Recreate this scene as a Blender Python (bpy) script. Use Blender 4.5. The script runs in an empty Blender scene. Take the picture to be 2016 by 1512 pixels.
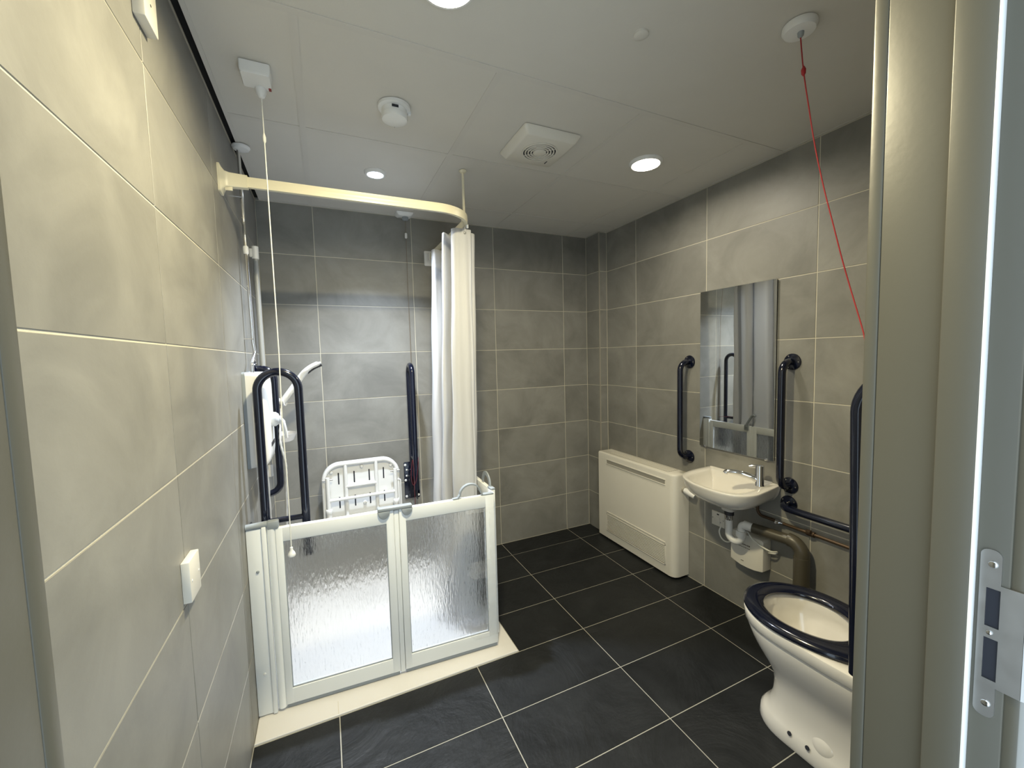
import bpy, bmesh, math, random
from mathutils import Vector, Matrix
random.seed(7)
PI = math.pi
SC = bpy.context.scene
C = SC.collection

# ------------------------------------------------------------------ camera
YAW, PITCH, ROLL = 0.42985, -0.06929, -0.02590
F = Vector((math.sin(YAW)*math.cos(PITCH), math.cos(YAW)*math.cos(PITCH), math.sin(PITCH)))
R0 = Vector((math.cos(YAW), -math.sin(YAW), 0)); U0 = R0.cross(F)
RR = R0*math.cos(ROLL) + U0*math.sin(ROLL); UU = -R0*math.sin(ROLL) + U0*math.cos(ROLL)
cam = bpy.data.cameras.new('camera'); cam.sensor_width = 36; cam.lens = 14.332; cam.clip_start = 0.02
camo = bpy.data.objects.new('camera', cam); C.objects.link(camo)
camo.matrix_world = Matrix(((RR.x, UU.x, -F.x, 0.3215), (RR.y, UU.y, -F.y, 0.0), (RR.z, UU.z, -F.z, 1.4695), (0, 0, 0, 1)))
SC.camera = camo
# ------------------------------------------------------------------ world, exposure
SC.view_settings.view_transform = 'Standard'; SC.view_settings.look = 'None'
SC.view_settings.gamma = 1; SC.view_settings.use_curve_mapping = False
SC.view_settings.exposure = 0.35
w = bpy.data.worlds.new('world'); SC.world = w; w.use_nodes = True
w.node_tree.nodes['Background'].inputs[0].default_value = (0.72, 0.87, 1.0, 1)
w.node_tree.nodes['Background'].inputs[1].default_value = 2.0
# downlights: (x, y, radius, watts, colour, spread in degrees)
LAMPS = [(0.655, 1.060, 0.066, 31.0, (1.0, 0.88, 0.565), 180, 'large bright warm ceiling downlight nearest the doorway'),
         (0.611, 2.250, 0.038, 17.0, (0.77, 0.86, 1.0), 104, 'small cool white ceiling downlight inside the shower area'),
         (1.849, 1.643, 0.066, 7.5, (1.0, 0.92, 0.74), 180, 'round white ceiling downlight near the mirror wall')]

# ------------------------------------------------------------------ room numbers
W, D, H = 2.4136, 2.8655, 2.425
YF = 0.315                       # inner face of the wall with the door
XC, YB = 2.3395, 2.6906          # boxed pipe corner
P, Q = 0.303, 0.603              # tile pitch
GAP = 0.004

# ------------------------------------------------------------------ materials
MATS = {}
def newmat(name):
    m = bpy.data.materials.new(name); m.use_nodes = True
    return m, m.node_tree.nodes, m.node_tree.links, m.node_tree.nodes['Principled BSDF']
def mat(name, col, rough=0.5, metal=0.0, bump=0.0, bscale=60, var=0.0, vscale=8, coat=0.0, spec=0.5, rvar=0.0):
    if name in MATS: return MATS[name]
    m, N, L, b = newmat(name); MATS[name] = m
    b.inputs['Base Color'].default_value = (*col, 1); b.inputs['Roughness'].default_value = rough
    b.inputs['Metallic'].default_value = metal; b.inputs['Coat Weight'].default_value = coat
    b.inputs['Specular IOR Level'].default_value = spec
    tc = N.new('ShaderNodeTexCoord')
    nz = N.new('ShaderNodeTexNoise'); nz.inputs['Scale'].default_value = vscale; nz.inputs['Detail'].default_value = 5
    L.new(tc.outputs['Object'], nz.inputs['Vector'])
    v = max(var, 0.03)
    mx = N.new('ShaderNodeMix'); mx.data_type = 'RGBA'
    mx.inputs[6].default_value = (*[c*(1-v) for c in col], 1); mx.inputs[7].default_value = (*[min(1, c*(1+v)) for c in col], 1)
    L.new(nz.outputs['Fac'], mx.inputs[0]); L.new(mx.outputs[2], b.inputs['Base Color'])
    if rvar:
        mr = N.new('ShaderNodeMapRange'); mr.inputs[3].default_value = rough-rvar; mr.inputs[4].default_value = rough+rvar
        L.new(nz.outputs['Fac'], mr.inputs[0]); L.new(mr.outputs[0], b.inputs['Roughness'])
    if bump:
        n2 = N.new('ShaderNodeTexNoise'); n2.inputs['Scale'].default_value = bscale; n2.inputs['Detail'].default_value = 4
        L.new(tc.outputs['Object'], n2.inputs['Vector'])
        bp = N.new('ShaderNodeBump'); bp.inputs['Strength'].default_value = bump; bp.inputs['Distance'].default_value = 0.002
        L.new(n2.outputs['Fac'], bp.inputs['Height']); L.new(bp.outputs['Normal'], b.inputs['Normal'])
    return m

def tile_mat(name, c0, c1, rough, bump, bscale, cleft=0.0):
    m, N, L, b = newmat(name)
    tc = N.new('ShaderNodeTexCoord'); oi = N.new('ShaderNodeObjectInfo')
    ml = N.new('ShaderNodeMath'); ml.operation = 'MULTIPLY'; ml.inputs[1].default_value = 53.0
    L.new(oi.outputs['Random'], ml.inputs[0])
    ad = N.new('ShaderNodeVectorMath'); ad.operation = 'ADD'
    L.new(tc.outputs['Object'], ad.inputs[0]); L.new(ml.outputs[0], ad.inputs[1])
    n1 = N.new('ShaderNodeTexNoise'); n1.inputs['Scale'].default_value = 3.6; n1.inputs['Detail'].default_value = 8
    n1.inputs['Roughness'].default_value = 0.62; n1.inputs['Distortion'].default_value = 0.6
    L.new(ad.outputs[0], n1.inputs['Vector'])
    cr = N.new('ShaderNodeValToRGB'); cr.color_ramp.elements[0].position = 0.30; cr.color_ramp.elements[1].position = 0.70
    cr.color_ramp.elements[0].color = (*c0, 1); cr.color_ramp.elements[1].color = (*c1, 1)
    L.new(n1.outputs['Fac'], cr.inputs[0])
    # every tile a little lighter or darker than its neighbour
    mr = N.new('ShaderNodeMapRange'); mr.inputs[3].default_value = 0.93; mr.inputs[4].default_value = 1.07
    L.new(oi.outputs['Random'], mr.inputs[0])
    mx = N.new('ShaderNodeVectorMath'); mx.operation = 'SCALE'
    L.new(cr.outputs[0], mx.inputs[0]); L.new(mr.outputs[0], mx.inputs[3]); L.new(mx.outputs[0], b.inputs['Base Color'])
    rr = N.new('ShaderNodeMapRange'); rr.inputs[3].default_value = rough-0.08; rr.inputs[4].default_value = rough+0.10
    L.new(n1.outputs['Fac'], rr.inputs[0]); L.new(rr.outputs[0], b.inputs['Roughness'])
    n2 = N.new('ShaderNodeTexNoise'); n2.inputs['Scale'].default_value = bscale; n2.inputs['Detail'].default_value = 6
    n2.inputs['Roughness'].default_value = 0.6
    L.new(ad.outputs[0], n2.inputs['Vector'])
    bp = N.new('ShaderNodeBump'); bp.inputs['Strength'].default_value = bump; bp.inputs['Distance'].default_value = 0.003
    L.new(n2.outputs['Fac'], bp.inputs['Height'])
    last = bp
    if cleft:
        n3 = N.new('ShaderNodeTexNoise'); n3.inputs['Scale'].default_value = 3.0; n3.inputs['Detail'].default_value = 7
        n3.inputs['Distortion'].default_value = 0.9; n3.inputs['Roughness'].default_value = 0.55
        L.new(ad.outputs[0], n3.inputs['Vector'])
        b2 = N.new('ShaderNodeBump'); b2.inputs['Strength'].default_value = cleft; b2.inputs['Distance'].default_value = 0.02
        L.new(n3.outputs['Fac'], b2.inputs['Height']); L.new(bp.outputs['Normal'], b2.inputs['Normal']); last = b2
    L.new(last.outputs['Normal'], b.inputs['Normal'])
    return m

M_TILE = tile_mat('grey_stone_wall_tile', (0.185, 0.181, 0.163), (0.285, 0.279, 0.252), 0.46, 0.12, 45)
M_SLATE = tile_mat('black_slate_floor_tile', (0.008, 0.009, 0.010), (0.019, 0.0205, 0.022), 0.48, 0.45, 24, 0.85)
M_SLATE.node_tree.nodes['Principled BSDF'].inputs['Specular IOR Level'].default_value = 0.27
M_GROUT = mat('cream_grout', (0.62, 0.58, 0.47), 0.85, bump=0.3, bscale=300)
M_CEIL = mat('white_ceiling_tile', (0.66, 0.635, 0.575), 0.85, bump=0.15, bscale=200)
M_TBAR = mat('white_ceiling_grid', (0.64, 0.615, 0.56), 0.7)
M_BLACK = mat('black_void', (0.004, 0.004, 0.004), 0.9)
M_WHITE = mat('white_plastic', (0.80, 0.80, 0.78), 0.32)
M_CREAMW = mat('cream_white_enamel', (0.74, 0.71, 0.63), 0.38)
M_CERAM = mat('white_ceramic', (0.74, 0.71, 0.65), 0.10, coat=0.5)
M_TRAY = mat('white_shower_tray', (0.74, 0.72, 0.69), 0.28)
M_DOORW = mat('white_powder_coat', (0.87, 0.89, 0.88), 0.35)
M_GREY = mat('grey_plastic', (0.30, 0.33, 0.35), 0.4)
M_NAVY = mat('navy_gloss_enamel', (0.0026, 0.0044, 0.015), 0.17, coat=0.35)
M_CHROME = mat('chrome', (0.78, 0.78, 0.78), 0.10, metal=1.0)
M_STEEL = mat('brushed_steel', (0.42, 0.41, 0.39), 0.42, metal=1.0, rvar=0.08, vscale=40)
M_HOLE = mat('dark_recess', (0.012, 0.014, 0.022), 0.7)  # dark tone paints the shade inside holes and slots; also small dark marks
M_RED = mat('red_cord', (0.32, 0.012, 0.018), 0.6)
M_DKRED = mat('dark_red_cord', (0.12, 0.012, 0.02), 0.6)
M_CORD = mat('white_cord', (0.80, 0.79, 0.72), 0.6)
M_RAILC = mat('cream_curtain_rail', (0.80, 0.74, 0.55), 0.35)
M_FRAME = mat('grey_green_gloss_paint', (0.092, 0.086, 0.064), 0.38, bump=0.06, bscale=90)
M_FRAMEO = mat('grey_wall_paint', (0.30, 0.32, 0.33), 0.5)
M_PIPE = mat('brown_grey_waste_pipe', (0.075, 0.066, 0.046), 0.35)
M_COPPER = mat('dull_copper', (0.10, 0.065, 0.04), 0.45, metal=0.6)
M_TRIM = mat('pale_tile_trim', (0.36, 0.33, 0.27), 0.4)
M_GRILLE = mat('warm_grey_grille', (0.36, 0.34, 0.29), 0.5)
M_PRINT = mat('dark_print', (0.10, 0.075, 0.05), 0.7)
M_REDP = mat('red_neon_window', (0.25, 0.02, 0.02), 0.3)
M_SUEDE = mat('dark_rubber', (0.03, 0.03, 0.035), 0.6)

def m_mirror():
    m, N, L, b = newmat('mirror_silver')
    b.inputs['Base Color'].default_value = (0.86, 0.88, 0.86, 1); b.inputs['Metallic'].default_value = 1
    b.inputs['Roughness'].default_value = 0.01
    return m
M_MIRROR = m_mirror()
def m_fabric():
    m, N, L, b = newmat('white_curtain_fabric')
    b.inputs['Base Color'].default_value = (0.72, 0.72, 0.72, 1); b.inputs['Roughness'].default_value = 0.7
    tr = N.new('ShaderNodeBsdfTranslucent'); tr.inputs[0].default_value = (0.72, 0.72, 0.72, 1)
    mx = N.new('ShaderNodeMixShader'); mx.inputs[0].default_value = 0.28
    tc = N.new('ShaderNodeTexCoord'); mp = N.new('ShaderNodeMapping'); mp.inputs['Scale'].default_value = (30, 30, 4)
    n = N.new('ShaderNodeTexNoise'); n.inputs['Scale'].default_value = 1.0; n.inputs['Detail'].default_value = 4
    L.new(tc.outputs['Object'], mp.inputs[0]); L.new(mp.outputs[0], n.inputs['Vector'])
    bp = N.new('ShaderNodeBump'); bp.inputs['Strength'].default_value = 0.35; bp.inputs['Distance'].default_value = 0.006
    L.new(n.outputs['Fac'], bp.inputs['Height']); L.new(bp.outputs['Normal'], b.inputs['Normal'])
    L.new(b.outputs[0], mx.inputs[1]); L.new(tr.outputs[0], mx.inputs[2])
    L.new(mx.outputs[0], N['Material Output'].inputs[0])
    return m
M_FABRIC = m_fabric()
def m_glass():
    m, N, L, b = newmat('frosted_rain_glass')
    b.inputs['Base Color'].default_value = (0.97, 0.98, 0.985, 1); b.inputs['Transmission Weight'].default_value = 1
    b.inputs['Roughness'].default_value = 0.27; b.inputs['IOR'].default_value = 1.35
    tc = N.new('ShaderNodeTexCoord')
    mp = N.new('ShaderNodeMapping'); mp.inputs['Scale'].default_value = (120, 120, 22)
    L.new(tc.outputs['Object'], mp.inputs[0])
    n = N.new('ShaderNodeTexNoise'); n.inputs['Scale'].default_value = 1.0; n.inputs['Detail'].default_value = 3; n.inputs['Distortion'].default_value = 0.8
    L.new(mp.outputs[0], n.inputs['Vector'])
    mp2 = N.new('ShaderNodeMapping'); mp2.inputs['Scale'].default_value = (75, 75, 38)
    L.new(tc.outputs['Object'], mp2.inputs[0])
    vo = N.new('ShaderNodeTexVoronoi'); vo.inputs['Scale'].default_value = 1.0; vo.feature = 'SMOOTH_F1'
    L.new(mp2.outputs[0], vo.inputs['Vector'])
    ml = N.new('ShaderNodeMath'); ml.operation = 'MULTIPLY_ADD'; ml.inputs[1].default_value = -0.5
    L.new(vo.outputs['Distance'], ml.inputs[0]); L.new(n.outputs['Fac'], ml.inputs[2])
    bp = N.new('ShaderNodeBump'); bp.inputs['Strength'].default_value = 0.75; bp.inputs['Distance'].default_value = 0.005
    L.new(ml.outputs[0], bp.inputs['Height']); L.new(bp.outputs['Normal'], b.inputs['Normal'])
    return m
M_GLASS = m_glass()
def m_film():
    m, N, L, b = newmat('clear_plastic_film')
    b.inputs['Base Color'].default_value = (1, 1, 1, 1); b.inputs['Roughness'].default_value = 0.08
    tp = N.new('ShaderNodeBsdfTransparent'); mx = N.new('ShaderNodeMixShader'); mx.inputs[0].default_value = 0.14
    tc = N.new('ShaderNodeTexCoord'); n = N.new('ShaderNodeTexNoise'); n.inputs['Scale'].default_value = 38; n.inputs['Detail'].default_value = 3
    L.new(tc.outputs['Object'], n.inputs['Vector'])
    bp = N.new('ShaderNodeBump'); bp.inputs['Strength'].default_value = 1.0; bp.inputs['Distance'].default_value = 0.02
    L.new(n.outputs['Fac'], bp.inputs['Height']); L.new(bp.outputs['Normal'], b.inputs['Normal'])
    L.new(tp.outputs[0], mx.inputs[1]); L.new(b.outputs[0], mx.inputs[2]); L.new(mx.outputs[0], N['Material Output'].inputs[0])
    return m
M_FILM = m_film()
def m_emit(name, col, s):
    m, N, L, b = newmat(name)
    b.inputs['Base Color'].default_value = (0.9, 0.9, 0.9, 1)
    b.inputs['Emission Color'].default_value = (*col, 1); b.inputs['Emission Strength'].default_value = s
    return m

# ------------------------------------------------------------------ mesh helpers
ORG = {}
def finish(name, bm, m, org, parent=None, ang=38):
    bmesh.ops.recalc_face_normals(bm, faces=bm.faces)
    me = bpy.data.meshes.new(name); bm.to_mesh(me); bm.free()
    if org.length: me.transform(Matrix.Translation(-org))
    me.materials.append(m)
    me.polygons.foreach_set('use_smooth', [True]*len(me.polygons))
    me.set_sharp_from_angle(angle=math.radians(ang))
    o = bpy.data.objects.new(name, me); C.objects.link(o)
    if parent: o.parent = parent
    else: o.location = org
    ORG[o.name] = org
    return o
def tag(o, label=None, cat=None, group=None, kind=None):
    if label: o['label'] = label
    if cat: o['category'] = cat
    if group: o['group'] = group
    if kind: o['kind'] = kind
    return o
def thing(name, loc, label, cat, group=None):
    o = bpy.data.objects.new(name, None); C.objects.link(o); o.location = loc
    o.empty_display_size = 0.05
    ORG[o.name] = Vector(loc); return tag(o, label, cat, group)
def part(name, bm, m, parent, label=None, ang=38):
    o = finish(name, bm, m, ORG[parent.name], parent, ang)
    if label: o['label'] = label
    return o
def struct(name, bm, m, ang=38):
    o = finish(name, bm, m, Vector((0, 0, 0)), None, ang); o['kind'] = 'structure'; return o
def BM(): return bmesh.new()
def box(bm, x0, x1, y0, y1, z0, z1, bev=0.0, seg=2):
    r = bmesh.ops.create_cube(bm, size=1.0, matrix=Matrix.Translation(((x0+x1)/2, (y0+y1)/2, (z0+z1)/2)) @ Matrix.Diagonal((abs(x1-x0), abs(y1-y0), abs(z1-z0), 1)))
    if bev > 0:
        es = list({e for v in r['verts'] for e in v.link_edges})
        bmesh.ops.bevel(bm, geom=es, offset=bev, segments=seg, affect='EDGES', profile=0.5)
    return bm
def bx(*a, **k): return box(BM(), *a, **k)
def loft(bm, rings, cap0=True, cap1=True, closed=True):
    vs = [[bm.verts.new(p) for p in r] for r in rings]
    n = len(rings[0])
    for a, b in zip(vs[:-1], vs[1:]):
        for i in range(n if closed else n-1):
            j = (i+1) % n
            bm.faces.new((a[i], a[j], b[j], b[i]))
    if cap0: bm.faces.new(vs[0][::-1])
    if cap1: bm.faces.new(vs[-1])
    return bm
def fillet(pts, rad, n=8):
    pts = [Vector(p) for p in pts]; out = [pts[0]]
    rads = rad if isinstance(rad, (list, tuple)) else [rad]*(len(pts)-2)
    for i in range(1, len(pts)-1):
        a, b, c = pts[i-1], pts[i], pts[i+1]; r = rads[i-1]
        d1 = (a-b).normalized(); d2 = (c-b).normalized()
        ang = d1.angle(d2)
        if ang > PI-0.01 or r <= 0: out.append(b); continue
        t = min(r/math.tan(ang/2), (a-b).length*0.98, (c-b).length*0.98); r2 = t*math.tan(ang/2)
        ctr = b + (d1+d2).normalized()*(r2/math.sin(ang/2))
        p0 = b+d1*t; p1 = b+d2*t
        e0 = p0-ctr; e1 = p1-ctr; th = e0.angle(e1); ax = e0.cross(e1).normalized()
        for k in range(n+1): out.append(ctr + Matrix.Rotation(th*k/n, 3, ax) @ e0)
    out.append(pts[-1]); return out
def tube(bm, pts, r, seg=14, cap=True, sec=None):
    pts = [Vector(p) for p in pts]
    q = [pts[0]]
    for p in pts[1:]:
        if (p-q[-1]).length > 1e-6: q.append(p)
    pts = q; n = len(pts)
    rs = r if isinstance(r, (list, tuple)) else [r]*n
    T = [(pts[min(i+1, n-1)]-pts[max(i-1, 0)]).normalized() for i in range(n)]
    up = Vector((0, 0, 1)) if abs(T[0].z) < 0.9 else Vector((1, 0, 0))
    nrm = (up - T[0]*up.dot(T[0])).normalized(); rings = []
    for i in range(n):
        nrm = (nrm - T[i]*nrm.dot(T[i])).normalized(); bi = T[i].cross(nrm)
        if sec: rings.append([pts[i] + bi*u + nrm*v for u, v in sec])
        else: rings.append([pts[i] + (nrm*math.cos(2*PI*k/seg) + bi*math.sin(2*PI*k/seg))*rs[i] for k in range(seg)])
    return loft(bm, rings, cap, cap)
def lathe(bm, prof, c, axis=(0, 0, 1), seg=32, cap=True):
    ax = Vector(axis).normalized(); u = ax.orthogonal().normalized(); v = ax.cross(u); c = Vector(c)
    rings = [[c + ax*z + (u*math.cos(2*PI*k/seg) + v*math.sin(2*PI*k/seg))*max(r, 1e-5) for k in range(seg)] for r, z in prof]
    return loft(bm, rings, cap, cap)
def prism(bm, pts, axis, d0, d1, bev=0.0, seg=2):
    def P3(a, b, d): return {'x': (d, a, b), 'y': (a, d, b), 'z': (a, b, d)}[axis]
    n0 = len(bm.verts)
    v0 = [bm.verts.new(P3(a, b, d0)) for a, b in pts]; v1 = [bm.verts.new(P3(a, b, d1)) for a, b in pts]
    f0 = bm.faces.new(v0[::-1]); f1 = bm.faces.new(v1); n = len(pts)
    for i in range(n): bm.faces.new((v0[i], v0[(i+1) % n], v1[(i+1) % n], v1[i]))
    if bev:
        es = list(f0.edges)+list(f1.edges)
        bmesh.ops.bevel(bm, geom=es, offset=bev, segments=seg, affect='EDGES', profile=0.5)
    return bm
def rrect(a0, a1, b0, b1, r, n=6):
    rs = r if isinstance(r, (list, tuple)) else [r]*4      # corners: a1b1, a0b1, a0b0, a1b0
    out = []
    for (ca, cb, s, rr) in ((a1, b1, 0, rs[0]), (a0, b1, 1, rs[1]), (a0, b0, 2, rs[2]), (a1, b0, 3, rs[3])):
        sx = (-1, 1, 1, -1)[s]; sy = (-1, -1, 1, 1)[s]
        for k in range(n+1):
            t = PI/2*(s + k/n); out.append((ca+sx*rr+rr*math.cos(t), cb+sy*rr+rr*math.sin(t)))
    return out
def catmull(pts, n=6, closed=True):
    pts = [Vector(p) for p in pts]; out = []; m = len(pts)
    for i in range(m if closed else m-1):
        p0, p1, p2, p3 = (pts[(i-1) % m], pts[i], pts[(i+1) % m], pts[(i+2) % m]) if closed else (pts[max(i-1, 0)], pts[i], pts[i+1], pts[min(i+2, m-1)])
        for k in range(n):
            t = k/n
            out.append(0.5*((2*p1) + (p2-p0)*t + (2*p0-5*p1+4*p2-p3)*t*t + (3*p1-p0-3*p2+p3)*t**3))
    if not closed: out.append(pts[-1])
    return out
def disc(bm, c, r, axis, t=0.002, seg=14, dome=0.0):
    prof = [(r*0.98, 0), (r, t*0.4), (r*0.9, t)] if not dome else [(r, 0), (r, t*.5), (r*.8, t+dome*.6), (r*.4, t+dome)]
    return lathe(bm, prof, c, axis, seg)

# ------------------------------------------------------------------ tiles
TM = {}
def tile_mesh(w, h, t, m, bev):
    k = (round(w, 4), round(h, 4), m.name)
    if k in TM: return TM[k]
    bm = BM(); b = bev
    r0 = [(-w/2, -h/2, -t), (w/2, -h/2, -t), (w/2, h/2, -t), (-w/2, h/2, -t)]
    r1 = [(-w/2, -h/2, -b), (w/2, -h/2, -b), (w/2, h/2, -b), (-w/2, h/2, -b)]
    r2 = [(-w/2+b, -h/2+b, 0), (w/2-b, -h/2+b, 0), (w/2-b, h/2-b, 0), (-w/2+b, h/2-b, 0)]
    loft(bm, [r0, r1, r2]); bmesh.ops.recalc_face_normals(bm, faces=bm.faces)
    me = bpy.data.meshes.new('tile'); bm.to_mesh(me); bm.free(); me.materials.append(m)
    TM[k] = me; return me
def lay(parent, name, U, V, fn, rot, m, t=0.008, bev=0.0008, skip=None):
    """tiles between consecutive joints U and V; fn(u, v) -> world point, rot -> orientation"""
    for u0, u1 in zip(U[:-1], U[1:]):
        for v0, v1 in zip(V[:-1], V[1:]):
            if u1-u0 < 0.012 or v1-v0 < 0.012: continue
            if skip and skip(u0, u1, v0, v1): continue
            o = bpy.data.objects.new(name, tile_mesh(u1-u0-GAP, v1-v0-GAP, t, m, bev)); C.objects.link(o)
            o.parent = parent; o.location = fn((u0+u1)/2, (v0+v1)/2)
            o.rotation_euler = Matrix(rot).transposed().to_euler()
def joints(a, b, j0, pitch):
    js = [a]; k = math.ceil((a-j0)/pitch - 1e-6); x = j0+k*pitch
    while x < b-1e-4:
        if x > a+1e-4: js.append(x)
        x += pitch
    js.append(b); return js
ZJ = joints(0, H+0.012, 0, P)
R_LEFT = ((0, 1, 0), (0, 0, 1), (1, 0, 0)); R_BACK = ((-1, 0, 0), (0, 0, 1), (0, -1, 0))[:]
R_BACK = ((1, 0, 0), (0, 0, 1), (0, -1, 0)); R_RIGHT = ((0, -1, 0), (0, 0, 1), (-1, 0, 0))
R_FRONT = ((-1, 0, 0), (0, 0, 1), (0, 1, 0)); R_FLOOR = ((1, 0, 0), (0, 1, 0), (0, 0, 1))
GR = 0.0016    # how far the joints lie behind the tile faces

wl = struct('wall_left', bx(-0.14, -GR, YF-0.145, D+0.14, -0.1, H+0.13), M_GROUT)
lay(wl, 'wall_tile', joints(YF, D, 1.167-4*Q, Q), ZJ, lambda u, v: (0, u, v), R_LEFT, M_TILE)
wb = struct('wall_back', bx(-GR, W+0.14, D+GR, D+0.14, -0.1, H+0.13), M_GROUT)
lay(wb, 'wall_tile', joints(0, XC, 0.3038-Q, Q), ZJ, lambda u, v: (u, D, v), R_BACK, M_TILE)
wr = struct('wall_right', bx(W+GR, W+0.14, YF-0.145, D+GR, -0.1, H+0.13), M_GROUT)
lay(wr, 'wall_tile', joints(YF, YB, 2.3528-4*Q, Q), ZJ, lambda u, v: (W, u, v), R_RIGHT, M_TILE)
wx = struct('wall_corner', bx(XC+GR, W+GR, YB+GR, D+GR, 0, H+0.012), M_GROUT)
lay(wx, 'wall_tile', [YB+0.004, D], ZJ, lambda u, v: (XC, u, v), R_RIGHT, M_TILE)
lay(wx, 'wall_tile', [XC+0.004, W], ZJ, lambda u, v: (u, YB, v), R_BACK, M_TILE)
part('corner_trim', bx(XC-0.001, XC+0.006, YB-0.001, YB+0.006, 0, H), M_TRIM, wx, 'pale tile edge trim')

# wall with the doorway
OX0, OX1, OZ = 0.150, 1.030, 2.09
bm = BM()
box(bm, -GR, OX0, 0.178, YF-GR, -0.1, H+0.13); box(bm, OX1, W+GR, 0.178, YF-GR, -0.1, H+0.13); box(bm, OX0, OX1, 0.178, YF-GR, OZ, H+0.13)
wf = struct('wall_front', bm, M_FRAMEO)
lay(wf, 'wall_tile', [0.0, OX0-0.004], ZJ, lambda u, v: (u, YF, v), R_FRONT, M_TILE)
lay(wf, 'wall_tile', joints(OX1+0.004, W, OX1-0.2, Q), ZJ, lambda u, v: (u, YF, v), R_FRONT, M_TILE)
lay(wf, 'wall_tile', [OX0, 0.6, OX1], [OZ+0.004, H+0.012], lambda u, v: (u, YF, v), R_FRONT, M_TILE)

# floor
fl = struct('floor', bx(-0.14, W+0.14, 0.0, D+0.14, -0.12, -GR), mat('grey_floor_grout', (0.40, 0.385, 0.33), 0.85, bump=0.3, bscale=300))
FJY = joints(0.16, D, D-0.2002-12*P, P)
TX, TY = 1.128, 1.7565          # shower tray extents
lay(fl, 'floor_tile', joints(0, W, 0.3038-Q, Q), [y for y in FJY if y < TY+0.01], lambda u, v: (u, v, 0), R_FLOOR, M_SLATE)
lay(fl, 'floor_tile', joints(TX, W, 0.3038-Q, Q), [y for y in FJY if y > TY-0.01], lambda u, v: (u, v, 0), R_FLOOR, M_SLATE)

# ceiling: lay-in panels in a grid
CX = [0.292+0.6222*i for i in range(-1, 4)]; CY = [1.3155+0.6222*i for i in range(-2, 4)]
ce = struct('ceiling', bx(-0.14, W+0.14, 0.178, D+0.14, H+0.06, H+0.14), M_BLACK)
CX0 = 0.022
ux = [CX0]+[x for x in CX if CX0+0.02 < x < W]+[W]; uy = [YF]+[y for y in CY if YF+0.02 < y < D]+[D]
CTM = {}
YJ = 1.3155                      # in front of this joint the ceiling is one plain board
uy = [y for y in uy if y > YJ-0.01]
part('ceiling_board', bx(CX0+0.004, W-0.004, YF+0.004, YJ-0.004, H+0.0025, H+0.018, 0.001, 1), M_CEIL, ce)
for x0, x1 in zip(ux[:-1], ux[1:]):
    for y0, y1 in zip(uy[:-1], uy[1:]):
        part('ceiling_tile', bx(x0+0.004, x1-0.004, y0+0.004, y1-0.004, H+0.0025, H+0.018, 0.001, 1), M_CEIL, ce)
for x in ux[1:-1]: part('grid_bar', bx(x-0.012, x+0.012, YJ+0.0122, D, H, H+0.0022), M_TBAR, ce)
part('grid_bar', bx(CX0, W, YJ-0.012, YJ+0.012, H, H+0.0022), M_TBAR, ce)
for y in uy[1:-1]:
    for x0, x1 in zip(ux[:-1], ux[1:]): part('grid_bar', bx(x0+0.0122 if x0 > 0.1 else x0, x1-0.0122 if x1 < W-.01 else x1, y-0.012, y+0.012, H, H+0.0022), M_TBAR, ce)
part('edge_angle', bx(CX0, CX0+0.014, YF, D, H-0.0002, H+0.002), M_TBAR, ce)
part('edge_angle', bx(CX0+0.014, XC, D-0.016, D, H-0.0002, H+0.002), M_TBAR, ce)
part('edge_angle', bx(W-0.016, W, YF, YB, H-0.0002, H+0.002), M_TBAR, ce)
part('edge_angle', bx(CX0+0.014, W-0.016, YF, YF+0.016, H-0.0002, H+0.002), M_TBAR, ce)
part('gap_shade_strip', bx(-0.001, CX0+0.01, YF, D, H+0.012, H+0.06), M_BLACK, ce, 'black strip painting the shade in the gap along the left wall')  # black strip stands in for shade in the gap and stops light leaks
part('wall_bead', bx(-0.001, 0.004, YF, D, H-0.004, H+0.001), M_TRIM, ce, 'thin grey bead at wall top')

# ------------------------------------------------------------------ door frame
def jamb(s, xl, xo, name):
    """s=+1 right jamb (face at xl, wall side at xo)"""
    o = struct(name, bx(min(xl, xo), max(xl, xo), 0.170, 0.3005, -0.0, OZ-0.0, 0.0015), M_FRAME)
    a, b = xl-s*0.012, xl+s*0.004
    part('door_stop', bx(min(a, b), max(a, b), 0.199, 0.234, 0, OZ-0.028, 0.0012), M_FRAME, o)
    a, b = xl-s*0.0117, xl-s*0.0004
    part('seal_strip', bx(min(a, b), max(a, b), 0.1968, 0.1992, 0, OZ-0.03, 0.0006), M_WHITE, o, 'pale seal strip')
    a, b = xl-s*0.0006, xo
    part('inner_bead', bx(min(a, b), max(a, b), 0.3004, 0.3165, 0, OZ, 0.0028), M_FRAME, o)
    a, b = xl+s*0.001, xl+s*0.075
    part('architrave', bx(min(a, b), max(a, b), 0.158, 0.1705, 0, OZ+0.04, 0.0015), M_FRAME, o)
    return o
jr = jamb(1, 1.012, OX1, 'trim_1')
jl = jamb(-1, 0.1708, OX0, 'trim_2')
jh = struct('trim_3', bx(0.168, 1.012, 0.170, 0.3005, OZ-0.028, OZ, 0.0015), M_FRAME)
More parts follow.
